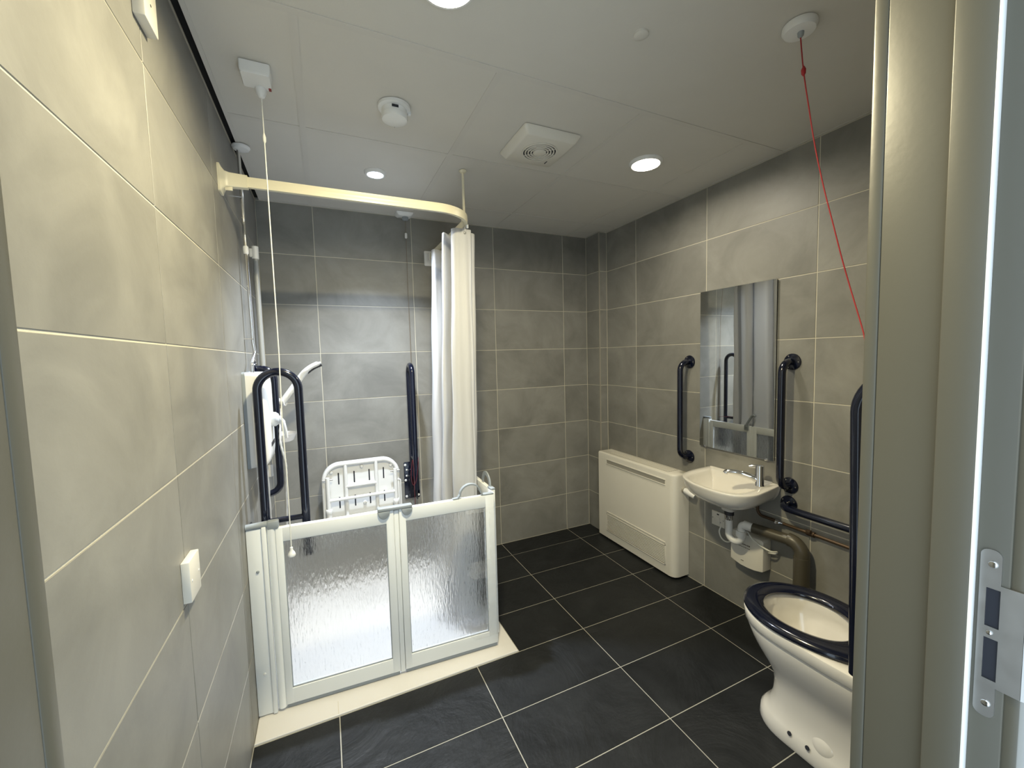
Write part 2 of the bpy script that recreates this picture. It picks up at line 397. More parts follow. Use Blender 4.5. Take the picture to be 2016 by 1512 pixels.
# strike plate on the right jamb rebate
sp = thing('strike_plate', (1.0115, 0.18, 1.03), 'brushed steel lock strike plate on the right door jamb', 'strike plate')
bm = BM(); xs0, xs1 = 1.0100, 1.0119
def spb(y0, y1, z0, z1): box(bm, xs0, xs1, y0, y1, z0, z1)
ya, yb = 0.1735, 0.1935
prism(bm, rrect(ya+0.003, yb, 1.1920, 1.2320, [0.0075, 0.0075, 0.0008, 0.0008]), 'x', xs0, xs1)
prism(bm, rrect(ya+0.003, yb, 1.0290, 1.0680, [0.0008, 0.0008, 0.0075, 0.0075]), 'x', xs0, xs1)
spb(0.1878, yb, 1.068, 1.192); spb(0.1580, 0.1765, 1.068, 1.192)
spb(0.1765, 0.1878, 1.126, 1.140)
spb(0.1765, 0.1878, 1.186, 1.192); spb(0.1765, 0.1878, 1.068, 1.076)
tube(bm, [(1.0110, 0.1580, 1.13), (1.0125, 0.1545, 1.13), (1.0170, 0.1525, 1.13), (1.030, 0.1515, 1.13)], 0.001, sec=[(-0.0009, -0.062), (0.0009, -0.062), (0.0009, 0.062), (-0.0009, 0.062)])
part('plate', bm, M_STEEL, sp)
part('latch_hole', bx(1.0116, 1.0121, 0.1765, 0.1878, 1.140, 1.186), M_HOLE, sp)  # dark patches here and below paint the shade inside the holes
part('bolt_hole', bx(1.0116, 1.0121, 0.1765, 0.1878, 1.076, 1.126), M_HOLE, sp)
for z in (1.2150, 1.0460, 1.1330): part('screw', disc(BM(), (1.0101, 0.1835, z), 0.0042 if z != 1.133 else 0.0028, (-1, 0, 0), 0.0012, dome=0.0008), M_CHROME, sp)

# ------------------------------------------------------------------ downlights
for i, (x, y, r, watt, col, spread, lab) in enumerate(LAMPS):
    t = thing('ceiling_downlight', (x, y, H), lab, 'downlight', 'ceiling downlights')
    part('bezel', lathe(BM(), [(r, H+0.002), (r+0.016, H+0.002), (r+0.016, H-0.003), (r+0.010, H-0.012), (r+0.003, H-0.013), (r, H-0.010), (r, H+0.002)], (x, y, 0), seg=40, cap=False), M_WHITE, t)
    part('diffuser', lathe(BM(), [(r, H-0.0005), (r, H+0.0015)], (x, y, 0), seg=40), m_emit('downlight_diffuser', col, 9.0), t)
    ld = bpy.data.lights.new('downlight_lamp', 'AREA'); ld.shape = 'DISK'; ld.size = 2*r*0.94; ld.energy = watt; ld.color = col
    ld.spread = math.radians(spread)
    lo = bpy.data.objects.new('downlight_lamp', ld); C.objects.link(lo); lo.parent = t; lo.location = (0, 0, -0.0015)

# ------------------------------------------------------------------ shower tray
bm = BM()
prism(bm, [(0.001, TY), (TX, TY), (TX, D-0.001), (0.001, D-0.001)], 'z', -0.0012, 0.0)
t = thing('shower_tray', (0.56, 2.3, 0), 'flat cream white low level shower tray in the corner floor', 'shower tray')
def rect(x0, x1, y0, y1, z): return [(x0, y0, z), (x1, y0, z), (x1, y1, z), (x0, y1, z)]
bm.free(); bm = BM()
X1, Y1 = TX-0.003, D-0.001
loft(bm, [rect(0.001, X1, TY+0.003, Y1, -0.0014), rect(0.001, X1, TY+0.003, Y1, 0.004), rect(0.003, X1-0.003, TY+0.006, Y1-0.002, 0.0065),
          rect(0.035, X1-0.105, TY+0.165, Y1-0.035, 0.0105), rect(0.05, X1-0.125, TY+0.190, Y1-0.05, 0.004), rect(0.45, 0.58, 2.535, 2.665, 0.0005)], True, True)
part('tray_body', bm, M_TRAY, t, ang=25)
bm = lathe(BM(), [(0.045, 0.0004), (0.045, 0.0035), (0.036, 0.006), (0.01, 0.007)], (0.515, 2.60, 0), seg=28)
part('drain_cover', bm, M_CHROME, t, 'round chrome drain cover')
for gx in (0.30,):
    part('joint_line', bx(gx-0.001, gx+0.001, TY+0.008, TY+0.11, 0.0055, 0.0082), M_GROUT, t)

# ------------------------------------------------------------------ half height shower door
DA = -0.0535
def dy(x): return 1.888 + DA*x
sd = thing('shower_screen', (0.5, dy(0.5), 0.012), 'white half height folding shower door with two frosted panes facing the doorway', 'shower screen')
def dbox(bm, x0, x1, z0, z1, off0, off1, bev=0.0015):
    """box in the door's own slightly swung plane; off = distance towards the shower"""
    n0 = len(bm.verts)
    b2 = bx(x0, x1, off0, off1, z0, z1, bev=bev)
    for v in b2.verts: v.co.y += dy(v.co.x)
    me = bpy.data.meshes.new('tmp'); b2.to_mesh(me); b2.free(); bm.from_mesh(me); bpy.data.meshes.remove(me)
    return bm
Z0, ZT = 0.030, 0.792
bm = BM(); dbox(bm, 0.001, 0.062, 0.0135, 0.800, -0.004, 0.030, 0.003); dbox(bm, 0.056, 0.072, 0.0135, 0.806, -0.012, 0.030, 0.003)
wp = part('wall_post', bm, M_DOORW, sd)
for z in (0.625, 0.190): part('screw_cap', disc(BM(), (0.034, dy(0.034)-0.0045, z), 0.006, (0, -1, 0), 0.002, dome=0.002), M_WHITE if z < .5 else M_GREY, wp)
bm = BM(); tube(bm, [(0.002, dy(0)+0.004, 0.809), (0.078, dy(.06)+0.004, 0.813)], 0.0135, 14)
dbox(bm, 0.076, 0.118, 0.790, 0.824, -0.008, 0.026, 0.006)
part('post_cap', bm, M_GREY, wp, 'grey plastic hinge cap')
# hinge side profile
bm = BM(); tube(bm, [(0.090, dy(0.09)+0.008, 0.022), (0.090, dy(.09)+0.008, 0.792)], 0.016, 18)
part('hinge_profile', bm, M_DOORW, sd)
def leaf(xa, xb, pa, pb, lab):
    bm = BM()
    dbox(bm, xa, pa, Z0, ZT, -0.004, 0.022); dbox(bm, pb, xb, Z0, ZT, -0.004, 0.022)
    dbox(bm, pa-0.001, pb+0.001, 0.733, ZT, -0.0035, 0.0215); dbox(bm, pa-0.001, pb+0.001, Z0, 0.095, -0.0035, 0.0215)
    f = part('leaf_frame', bm, M_DOORW, sd, lab)
    bm = BM(); dbox(bm, pa-0.006, pb+0.006, 0.090, 0.738, 0.0060, 0.0110, 0)
    part('frosted_pane', bm, M_GLASS, f)
    bm = BM()
    for (x0, x1, z0, z1) in ((pa-0.0005, pa+0.003, 0.0945, 0.7335), (pb-0.003, pb+0.0005, 0.0945, 0.7335), (pa, pb, 0.0945, 0.0985), (pa, pb, 0.7300, 0.7335)):
        dbox(bm, x0, x1, z0, z1, 0.0015, 0.0065, 0)
    part('glazing_gasket', bm, M_GREY, f)
    bm = BM(); dbox(bm, xa+0.002, xb-0.002, 0.0125, Z0+0.001, 0.002, 0.016, 0.001)
    part('bottom_seal', bm, M_GREY, f, 'grey rubber seal')
    return f
l1 = leaf(0.1045, 0.5690, 0.130, 0.5370, 'left leaf of the folding door')
l2 = leaf(0.5930, 1.0450, 0.6220, 1.0020, 'right leaf of the folding door')
bm = BM(); dbox(bm, 0.5695, 0.5925, 0.018, 0.788, -0.001, 0.019, 0.006)
part('centre_hinge', bm, M_DOORW, sd)
# grey folding latch across the two leaves
bm = BM()
dbox(bm, 0.502, 0.652, 0.7925, 0.808, -0.013, 0.020, 0.005)
for cx_, rr in ((0.528, 0.026), (0.628, 0.024)):
    y_ = dy(cx_)
    outl = [(cx_+rr*math.cos(a), 0.7925+(rr*1.35)*math.sin(a)) for a in [PI+PI*k/14 for k in range(15)]]
    prism(bm, outl, 'y', y_-0.0125, y_-0.0035, 0.002)
part('latch_bridge', bm, M_GREY, sd, 'grey plastic latch bridging both leaves')
# arched grey handle on the right leaf
pts = [(0.842, 0.794), (0.868, 0.796), (0.880, 0.812)] + [(0.930+0.052*math.cos(a), 0.806+0.050*math.sin(a)) for a in [PI*(1-k/12) for k in range(1, 12)]] + [(0.982, 0.812), (0.990, 0.796), (1.012, 0.794)]
bm = BM(); tube(bm, [(x, dy(x)+0.008, z) for x, z in pts], 0.009, sec=[(-0.010, -0.0035), (0.010, -0.0035), (0.010, 0.0035), (-0.010, 0.0035)])
part('arched_handle', bm, M_GREY, l2, 'grey arched handle')
bm = BM(); dbox(bm, 0.997, 1.0452, 0.7922, 0.800, -0.004, 0.022, 0.003)
part('corner_cap', bm, M_GREY, l2)
# crinkled clear film left on the right edge
bm = BM()
nx, nz = 14, 30; vs = {}
for i in range(nx+1):
    for k in range(nz+1):
        u = i/nx; zz = 0.075+0.660*k/nz; xx = 0.930+0.1165*u - 0.03*abs(math.sin(k*0.9))*(1-u)
        vs[i, k] = bm.verts.new((xx, dy(xx)-0.0055-0.003*random.random(), zz))
for i in range(nx):
    for k in range(nz):
        if i < 9 and 2 < k < 14: continue
        if i < 11 and 17 < k < 29: continue
        bm.faces.new((vs[i, k], vs[i+1, k], vs[i+1, k+1], vs[i, k+1]))
for v in [v for v in bm.verts if not v.link_faces]: bm.verts.remove(v)
part('protective_film', bm, M_FILM, l2, 'crinkled clear protective film')

# side door along the tray edge, behind the curtain
XS0, XS1 = 1.0560, 1.0780
s2 = thing('shower_screen', (1.067, 2.35, 0.012), 'white half height shower side door standing just behind the bottom of the curtain', 'shower screen')
def sbox(bm, u0, u1, z0, z1, a=0.0, b=0.0, bev=0.0015): return box(bm, XS0+a, XS1-b, u0, u1, z0, z1, bev)
bm = BM(); sbox(bm, 2.805, D-0.001, 0.0135, 0.800, -0.004, -0.004, 0.003); sbox(bm, 2.795, 2.811, 0.0135, 0.806, -0.009, -0.009, 0.003)
w2 = part('wall_post', bm, M_DOORW, s2)
part('post_cap', bx(XS0-0.004, XS1+0.004, 2.790, D-0.002, 0.8065, 0.822, 0.005), M_GREY, w2, 'grey plastic hinge cap')
def sleaf(ua, ub, pa, pb, lab):
    bm = BM(); sbox(bm, ua, pa, Z0, ZT); sbox(bm, pb, ub, Z0, ZT)
    sbox(bm, pa-0.001, pb+0.001, 0.733, ZT, 0.0005, 0.0005); sbox(bm, pa-0.001, pb+0.001, Z0, 0.095, 0.0005, 0.0005)
    f = part('leaf_frame', bm, M_DOORW, s2, lab)
    part('frosted_pane', bx(1.0645, 1.0695, pa-0.006, pb+0.006, 0.090, 0.738), M_GLASS, f)
    bm = BM(); sbox(bm, ua+0.002, ub-0.002, 0.0125, Z0+0.001, 0.006, 0.006, 0.001); part('bottom_seal', bm, M_GREY, f, 'grey rubber seal')
    return f
f1 = sleaf(2.372, 2.790, 2.405, 2.757, 'back leaf of the side door')
f2 = sleaf(1.892, 2.350, 1.926, 2.317, 'front leaf of the side door')
bm = BM(); sbox(bm, 2.3505, 2.3715, 0.018, 0.788, 0.003, 0.003, 0.006); part('centre_hinge', bm, M_DOORW, s2)
bm = BM(); tube(bm, [(1.083, 2.405, 0.785), (1.087, 2.395, 0.815), (1.087, 2.352, 0.885), (1.085, 2.335, 0.895), (1.083, 2.322, 0.885)], [0.014, 0.010, 0.010, 0.014, 0.010], 12)
box(bm, 1.0775, 1.089, 2.385, 2.425, 0.752, 0.800, 0.004)
part('raised_latch', bm, M_GREY, s2, 'grey latch lever swung upwards')
pts = [(1.985+0.052*math.cos(a), 0.800+0.055*math.sin(a)) for a in [PI*k/12 for k in range(13)]]
bm = BM(); tube(bm, [(1.067, u, z) for u, z in pts], 0.009, sec=[(-0.010, -0.0035), (0.010, -0.0035), (0.010, 0.0035), (-0.010, 0.0035)])
part('arched_handle', bm, M_GREY, f2, 'grey arched handle')
part('corner_light_block', bx(1.0405, 1.0590, 1.8565, 1.8915, 0.0135, 0.790, 0.002), M_DOORW, f2)  # unseen strip added to stop lamp light leaking through the corner
part('corner_cap', bx(XS0-0.001, XS1+0.001, 1.8905, 1.940, 0.7922, 0.801, 0.003), M_GREY, f2)

# ------------------------------------------------------------------ curtain rail and curtain
ZR = 2.158
cr = thing('shower_curtain_rail', (0.02, 1.885, ZR), 'cream L shaped shower curtain rail hung below the ceiling', 'curtain rail')
path = fillet([(0.055, 1.885, ZR), (1.02, 1.885, ZR), (1.02, D-0.05, ZR)], 0.185, 14)
sec = [(-0.008, -0.019), (0.008, -0.019), (0.008, -0.006), (0.0095, 0.0), (0.008, 0.006), (0.008, 0.019), (-0.008, 0.019), (-0.008, 0.006), (-0.0095, 0), (-0.008, -0.006)]
part('rail', tube(BM(), path, 0.01, sec=sec), M_RAILC, cr)
bm = BM()
def rr3(x, hy, hz, r): return [(x, 1.885+a, ZR+b) for a, b in rrect(-hy, hy, -hz, hz, r, 4)]
loft(bm, [rr3(0.0, 0.030, 0.052, 0.008), rr3(0.007, 0.030, 0.052, 0.008), rr3(0.012, 0.026, 0.040, 0.008), rr3(0.020, 0.018, 0.030, 0.006), rr3(0.034, 0.0135, 0.0265, 0.004), rr3(0.092, 0.0125, 0.024, 0.003)])
box(bm, 0.018, 0.042, 1.875, 1.880, ZR-0.040, ZR-0.020, 0.001)
part('wall_flange', bm, M_RAILC, cr)
bm = BM()
def rb3(y, hx, hz, r): return [(1.02+a, y, ZR+b) for a, b in rrect(-hx, hx, -hz, hz, r, 4)]
loft(bm, [rb3(D, 0.030, 0.050, 0.006), rb3(D-0.008, 0.030, 0.050, 0.006), rb3(D-0.014, 0.022, 0.036, 0.005), rb3(D-0.03, 0.013, 0.024, 0.003), rb3(D-0.075, 0.0125, 0.023, 0.003)])
part('back_flange', bm, M_WHITE, cr)
bm = BM(); tube(bm, [(1.02, 2.065, ZR+0.012), (1.02, 2.065, H)], 0.0065, 12)
lathe(bm, [(0.019, H), (0.019, H-0.004), (0.012, H-0.012)], (1.02, 2.065, 0), seg=18)
box(bm, 1.007, 1.033, 2.050, 2.080, ZR+0.012, ZR+0.030, 0.003)
part('ceiling_hanger', bm, M_RAILC, cr)

cu = thing('shower_curtain', (1.01, 2.3, 0.06), 'white fabric shower curtain drawn back and bunched at the wall end of the rail', 'shower curtain')
base = [(0.962, 2.072), (0.944, 2.040), (0.975, 2.022), (1.030, 2.030), (1.046, 2.056), (1.030, 2.082), (1.068, 2.084), (1.088, 2.110), (1.092, 2.160), (1.065, 2.195), (0.990, 2.180), (0.928, 2.118), (0.922, 2.150),
        (0.955, 2.225), (1.03, 2.232), (1.085, 2.245), (1.096, 2.290), (1.090, 2.345), (1.05, 2.365), (1.00, 2.340), (0.978, 2.345), (0.985, 2.375), (1.01, 2.402), (1.05, 2.396), (1.086, 2.420), (1.090, 2.470), (1.05, 2.495), (0.99, 2.470), (0.955, 2.456), (0.950, 2.50), (0.98, 2.56), (1.01, 2.60)]
prof = catmull([(a, b, 0) for a, b in base], 5, closed=False)
bm = BM(); NZ = 44; ZC0, ZC1 = 0.055, 2.120
rows = []
for k in range(NZ+1):
    f = k/NZ; z = ZC0+(ZC1-ZC0)*f; g = 1-f
    row = []
    for i, p in enumerate(prof):
        s = i/len(prof)
        ex = 1.0 + 0.06*g
        x = 1.01+(p.x-1.01)*ex + g*0.010*math.sin(9*s*2*PI+3*f) + 0.0035*math.sin(23*f+40*s)*(0.3+g)
        y = 2.10+(p.y-2.10)*(1-0.04*g) + g*0.012*math.sin(5*s*2*PI+4.2*f+1) + 0.003*math.sin(17*f+57*s)*(0.3+g)
        if y < 2.075: y += 0.0055*math.sin((x-0.94)*150+1.5*f)*min(1, (2.075-y)/0.03)*(0.6+g)
        x -= 0.060*g*min(1, max(0, (1.0-x)/0.05))
        kk = min(1, max(0, (2.1-z)/1.3))
        x = x + ((1.005+(x-1.01)*0.62) - x)*kk if x > 1.01 else x
        row.append(bm.verts.new((min(x, 1.050) if z < 0.86 else x, y, z)))
    rows.append(row)
for a, b in zip(rows[:-1], rows[1:]):
    for i in range(len(a)-1): bm.faces.new((a[i], a[i+1], b[i+1], b[i]))
cs = part('curtain_sheet', bm, M_FABRIC, cu, ang=180)
md = cs.modifiers.new('thickness', 'SOLIDIFY'); md.thickness = 0.0015
for (hx, hy) in ((1.005, 2.024), (1.02, 2.125), (1.02, 2.172), (1.02, 2.224), (1.02, 2.28), (1.02, 2.338), (1.02, 2.403), (1.02, 2.452)):
    bm = BM(); pts = [(hx+0.0*math.cos(a), hy+0.010*math.cos(a), 2.112+0.016*math.sin(a)) for a in [2*PI*k/14 for k in range(15)]]
    tube(bm, pts, 0.0018, 6, cap=False); box(bm, 1.014, 1.026, hy-0.004, hy+0.004, 2.124, 2.142, 0.001)
    part('hook', bm, M_WHITE, cu)
part('eyelet', lathe(BM(), [(0.004, 0.0), (0.008, 0.0), (0.008, 0.0018), (0.004, 0.0018), (0.004, 0)], (1.005, 2.0215, 2.100), (0, -1, 0), 18, cap=False), M_STEEL, cu)

# ------------------------------------------------------------------ fold up shower seat on the back wall
ss = thing('folding_shower_seat', (0.5, D-0.02, 0.44), 'white slotted shower seat folded up against the back wall', 'shower seat')
yb_ = 2.765
part('seat_board', prism(BM(), rrect(0.270, 0.737, 0.445, 0.826, [0.105, 0.105, 0.03, 0.03], 10), 'y', yb_-0.012, yb_+0.022, 0.006, 3), M_WHITE, ss)
ring = rrect(0.280, 0.727, 0.452, 0.817, [0.098, 0.098, 0.02, 0.02], 10)
bm = BM(); tube(bm, [(a, yb_-0.020, b) for a, b in ring]+[(ring[0][0], yb_-0.020, ring[0][1])], 0.0125, 12, cap=False)
part('rim_tube', bm, M_WHITE, ss)
for x in (0.407, 0.592): part('support_bar', tube(BM(), [(x, yb_-0.022, 0.455), (x, yb_-0.022, 0.812)], 0.0115, 12), M_WHITE, ss)
part('cross_bar', tube(BM(), [(0.407, yb_-0.024, 0.672), (0.592, yb_-0.024, 0.672)], 0.010, 12), M_WHITE, ss)
part('cross_bar', tube(BM(), [(0.302, yb_-0.045, 0.602), (0.703, yb_-0.045, 0.602)], 0.010, 12), M_WHITE, ss)
part('cross_bar', tube(BM(), [(0.306, yb_-0.040, 0.480), (0.703, yb_-0.040, 0.480)], 0.011, 12), M_WHITE, ss)
for x, zt in ((0.302, 0.748), (0.708, 0.752)):
    bm = BM(); tube(bm, [(x, yb_-0.045, 0.30), (x, yb_-0.045, 0.53)], 0.016, 14); tube(bm, [(x, yb_-0.045, 0.52), (x, yb_-0.045, zt)], 0.012, 14)
    lathe(bm, [(0.017, 0.522), (0.020, 0.527), (0.020, 0.545), (0.017, 0.550)], (x, yb_-0.045, 0), seg=16)
    lg = part('leg', bm, M_WHITE, ss)
    bm = BM(); tube(bm, [(x-0.03, yb_-0.040, zt-0.016), (x+0.03, yb_-0.040, zt-0.016)], 0.005, 10)
    part('pivot_bolt', bm, M_STEEL, lg)
    part('rubber_foot', lathe(BM(), [(0.020, 0.285), (0.022, 0.29), (0.019, 0.315), (0.016, 0.32)], (x, yb_-0.045, 0), seg=16), M_GREY, lg)
part('guide_rod', tube(BM(), fillet([(0.706, yb_-0.030, 0.672), (0.742, yb_-0.030, 0.672), (0.742, yb_-0.030, 0.44)], 0.01, 4), 0.0045, 10), M_WHITE, ss)
for x in (0.30, 0.706): part('wall_bracket', bx(x-0.022, x+0.022, D-0.052, D-0.001, 0.41, 0.50, 0.004), M_WHITE, ss)
for x in (0.366, 0.458, 0.549, 0.638):
    for (z0, z1) in ((0.688, 0.763), (0.535, 0.608)):
        part('slot', prism(BM(), rrect(x-0.004, x+0.004, z0, z1, 0.0039, 4), 'y', yb_-0.0128, yb_-0.010), M_HOLE, ss)  # dark inlays on the solid board stand in for shaded openings
for (x, z) in ((0.325, 0.772), (0.505, 0.788), (0.685, 0.772), (0.515, 0.55)): part('rubber_stop', disc(BM(), (x, yb_-0.012, z), 0.011, (0, -1, 0), 0.008, dome=0.004), M_WHITE, ss)

# ------------------------------------------------------------------ hinged support rails
RT = 0.0172
def folded_rail(name, label, org, fn, top, gap, zb, tail, cross):
    """fn(d, s, z): d = distance off the wall, s = sideways; loop folded up against its wall"""
    t = thing(name, org, label, 'grab rail', 'hinged support rails')
    d0, d1 = 0.060, 0.060+gap
    pts = fillet([fn(d0, 0, zb), fn(d0, 0, top), fn(d1, 0, top), fn(d1, 0, tail)], gap/2-0.0005, 12)
    bm = tube(BM(), pts, RT, 18); part('rail_loop', bm, M_NAVY, t)
    part('cross_bar', tube(BM(), [fn(d0+0.008, 0, cross), fn(d1-0.008, 0, cross)], 0.0125, 14), M_NAVY, t)
    return t, d0, d1
# on the left wall, beside the electric shower
fnL = lambda d, s, z: (d+0.003, 1.972+s, z)
t, d0, d1 = folded_rail('hinged_support_rail', 'navy hinged support rail folded up in front of the electric shower', (0.0, 1.972, 0.55), fnL, 1.427, 0.152, 0.745, 0.620, 0.792)
part('wall_plate', prism(BM(), rrect(1.925, 2.020, 0.535, 0.79, 0.008, 3), 'x', 0.0, 0.006, 0.001), M_NAVY, t)
bm = BM(); box(bm, 0.006, 0.085, 1.945, 1.952, 0.56, 0.775, 0.002); box(bm, 0.006, 0.085, 1.992, 1.999, 0.56, 0.775, 0.002)
tube(bm, [(0.063, 1.947, 0.735), (0.063, 1.997, 0.735)], 0.011, 12); tube(bm, [(0.063, 1.972, 0.72), (0.063, 1.972, 0.76)], RT, 14)
part('hinge_bracket', bm, M_NAVY, t)
# on the back wall
fnB = lambda d, s, z: (0.837+s, D-d, z)
t, d0, d1 = folded_rail('hinged_support_rail', 'navy hinged support rail folded up on the back wall beside the seat', (0.841, D, 0.49), fnB, 1.425, 0.125, 0.68, 0.600, 0.80)
part('wall_plate', prism(BM(), rrect(0.787, 0.892, 0.488, 0.748, 0.008, 3), 'y', D-0.006, D, 0.001), M_NAVY, t)
bm = BM(); box(bm, 0.8145, 0.8190, D-0.045, D-0.006, 0.50, 0.700, 0.002); box(bm, 0.856, 0.862, D-0.085, D-0.006, 0.50, 0.735, 0.002)
tube(bm, [(0.820, D-0.06, 0.70), (0.860, D-0.06, 0.70)], 0.011, 12); tube(bm, [(0.837, D-0.06, 0.66), (0.837, D-0.06, 0.70)], RT, 14)
part('hinge_bracket', bm, M_NAVY, t)
for (x, z, r) in ((0.797, 0.728, 0.0085), (0.806, 0.693, 0.0065), (0.804, 0.651, 0.0065), (0.797, 0.620, 0.0085), (0.799, 0.505, 0.0085), (0.882, 0.505, 0.0085)):
    part('screw', disc(BM(), (x, D-0.006, z), r, (0, -1, 0), 0.003, dome=0.002), M_WHITE, t)
# on the wall beside the door, left of the toilet
fnF = lambda d, s, z: (1.613+s+0.026*(1.405-z)/0.6, YF+d, z)
t, d0, d1 = folded_rail('hinged_support_rail', 'navy hinged support rail folded up beside the toilet, half hidden by the door frame', (1.615, YF, 0.55), fnF, 1.405, 0.225, 0.70, 0.540, 0.80)
part('wall_plate', prism(BM(), rrect(1.595, 1.695, 0.49, 0.75, 0.008, 3), 'y', YF, YF+0.006, 0.001), M_NAVY, t)
bm = BM(); box(bm, 1.614, 1.620, YF+0.006, YF+0.085, 0.50, 0.735, 0.002); box(bm, 1.666, 1.672, YF+0.006, YF+0.085, 0.50, 0.735, 0.002)
tube(bm, [(1.616, YF+0.06, 0.70), (1.670, YF+0.06, 0.70)], 0.011, 12); tube(bm, [(1.643, YF+0.06, 0.68), (1.643, YF+0.06, 0.72)], RT, 14)
part('hinge_bracket', bm, M_NAVY, t)

# ------------------------------------------------------------------ fixed grab rails
def grab(label, A, B, nrm, off=0.082, rot=0.5):
    A, B, n = Vector(A), Vector(B), Vector(nrm)
    t = thing('grab_rail', A, label, 'grab rail', 'fixed grab rails')
    part('bar', tube(BM(), fillet([A+n*0.006, A+n*off, B+n*off, B+n*0.006], 0.055, 8), RT, 18), M_NAVY, t)
    ax = (B-A).normalized(); side = n.cross(ax)
    for c, s in ((A, -1), (B, 1)):
        f = part('wall_flange', lathe(BM(), [(0.040, 0.0), (0.041, 0.003), (0.039, 0.007), (0.030, 0.010), (0.0185, 0.012)], c, n, 28), M_NAVY, t)
        for k in range(3):
            a = rot+2*PI*k/3
            part('screw', disc(BM(), c+n*0.0085+(ax*math.cos(a)+side*math.sin(a))*0.031, 0.0038, n, 0.0015, 10, 0.0008), M_STEEL, f)
    return t
grab('navy vertical grab rail on the left wall above the electric shower hose', (0, 2.425, 0.785), (0, 2.425, 1.435), (1, 0, 0))
grab('navy vertical grab rail between the heater and the mirror', (W, 1.868, 0.798), (W, 1.868, 1.402), (-1, 0, 0))
grab('navy vertical grab rail right of the mirror and basin', (W, 1.246, 0.784), (W, 1.246, 1.404), (-1, 0, 0))
grab('navy horizontal grab rail on the wall beside the toilet', (W, 1.248, 0.690), (W, 0.62, 0.690), (-1, 0, 0), 0.080)

# ------------------------------------------------------------------ electric shower
es = thing('electric_shower', (0, 2.16, 1.02), 'white electric shower unit on the left wall with chrome feed pipe above', 'shower unit')
bm = BM()
def se(x, y0, y1, z0, z1, r): return [(x, a, b) for a, b in rrect(y0, y1, z0, z1, r, 5)]
part('back_plate', loft(BM(), [se(0.0, 2.046, 2.274, 1.008, 1.428, 0.012), se(0.012, 2.046, 2.274, 1.008, 1.428, 0.012)]), M_GREY, es)
part('cover', loft(BM(), [se(0.012, 2.048, 2.272, 1.010, 1.426, 0.014), se(0.068, 2.050, 2.270, 1.014, 1.424, 0.018), se(0.082, 2.060, 2.262, 1.030, 1.412, 0.024), se(0.088, 2.085, 2.240, 1.06, 1.385, 0.03)]), M_WHITE, es)
bm = BM(); lathe(bm, [(0.034, 0.0), (0.033, 0.018), (0.024, 0.030), (0.012, 0.034)], (0.086, 2.165, 1.205), (1, 0, 0), 24)
tube(bm, [(0.112, 2.165, 1.210), (0.130, 2.165, 1.190), (0.139, 2.165, 1.150), (0.144, 2.165, 1.112)], [0.014, 0.012, 0.009, 0.006], 10)
part('control_knob', bm, M_WHITE, es, 'white lever control knob')
part('indicator_window', bx(0.083, 0.0895, 2.10, 2.22, 1.088, 1.108, 0.002), M_SUEDE, es, 'dark indicator window')
pp = thing('shower_feed_pipe', (0.03, 2.165, 1.42), 'chrome pipe running from the ceiling down to the electric shower', 'pipe')
part('pipe', tube(BM(), fillet([(0.026, 2.190, H+0.002), (0.032, 2.190, 1.56), (0.036, 2.190, 1.515), (0.030, 2.130, 1.462), (0.030, 2.130, 1.424)], 0.02, 5), 0.0075, 12), M_CHROME, pp)
part('ceiling_collar', lathe(BM(), [(0.034, H-0.001), (0.036, H-0.006), (0.030, H-0.016), (0.012, H-0.020)], (0.037, 2.19, 0), seg=26), M_WHITE, pp)
part('pipe_joint', lathe(BM(), [(0.009, 1.955), (0.0115, 1.960), (0.0115, 1.985), (0.009, 1.990)], (0.0288, 2.19, 0), seg=14), M_WHITE, pp)
part('pipe_clip', tube(BM(), [(0.0, 2.178, 1.575), (0.034, 2.178, 1.575)], 0.0032, 8), M_CHROME, pp)
part('pipe_clip', tube(BM(), [(0.0, 2.178, 2.20), (0.030, 2.178, 2.20)], 0.0032, 8), M_CHROME, pp)

rs = thing('shower_riser_rail', (0.026, 2.43, 0.86), 'pale grey shower riser rail near the back left corner', 'riser rail')
RY = 2.515; RX = 0.026
part('rail_tube', tube(BM(), [(RX, RY, 0.88), (RX, RY, 2.06)], 0.0125, 14), mat('satin_rail', (0.42, 0.42, 0.39), 0.35, metal=0.2), rs)
for z in (2.035, 0.885):
    bm = BM(); box(bm, 0.0, RX, RY-0.010, RY+0.010, z-0.022, z+0.022, 0.003); tube(bm, [(RX, RY, z-0.030), (RX, RY, z+0.034)], 0.016, 14)
    part('end_bracket', bm, M_WHITE, rs)
hd = thing('shower_handset', (0.11, RY-0.03, 1.28), 'white shower handset with dark spray face resting in its slider', 'shower head')
hp = [(0.110, RY-0.065, 1.255), (0.140, RY-0.065, 1.296), (0.180, RY-0.065, 1.350), (0.212, RY-0.065, 1.395), (0.236, RY-0.065, 1.420), (0.268, RY-0.065, 1.442), (0.305, RY-0.065, 1.458)]
hp = [tuple(p) for p in catmull(hp, 4, closed=False)]
rings = []
nn = len(hp)
for i, p in enumerate(hp):
    p = Vector(p); a = Vector(hp[max(i-1, 0)]); b_ = Vector(hp[min(i+1, nn-1)]); T = (b_-a).normalized()
    nz_ = Vector((0, 1, 0)); up = nz_.cross(T); f = i/(nn-1)
    wd = 0.017+0.002*math.sin(f*PI) if f < 0.45 else 0.018+0.026*math.sin(min(1, (f-0.45)/0.4)*PI/2)*(1 if f < 0.9 else 0.80)
    th = 0.0165 if f < 0.5 else (0.0165-0.002*(f-0.5)/0.5)*(1 if f < .93 else .55)
    rings.append([p+nz_*(wd*math.cos(t_))+up*(th*math.sin(t_)) for t_ in [2*PI*k/16 for k in range(16)]])
part('handset_body', loft(BM(), rings), M_WHITE, hd)
rings = []
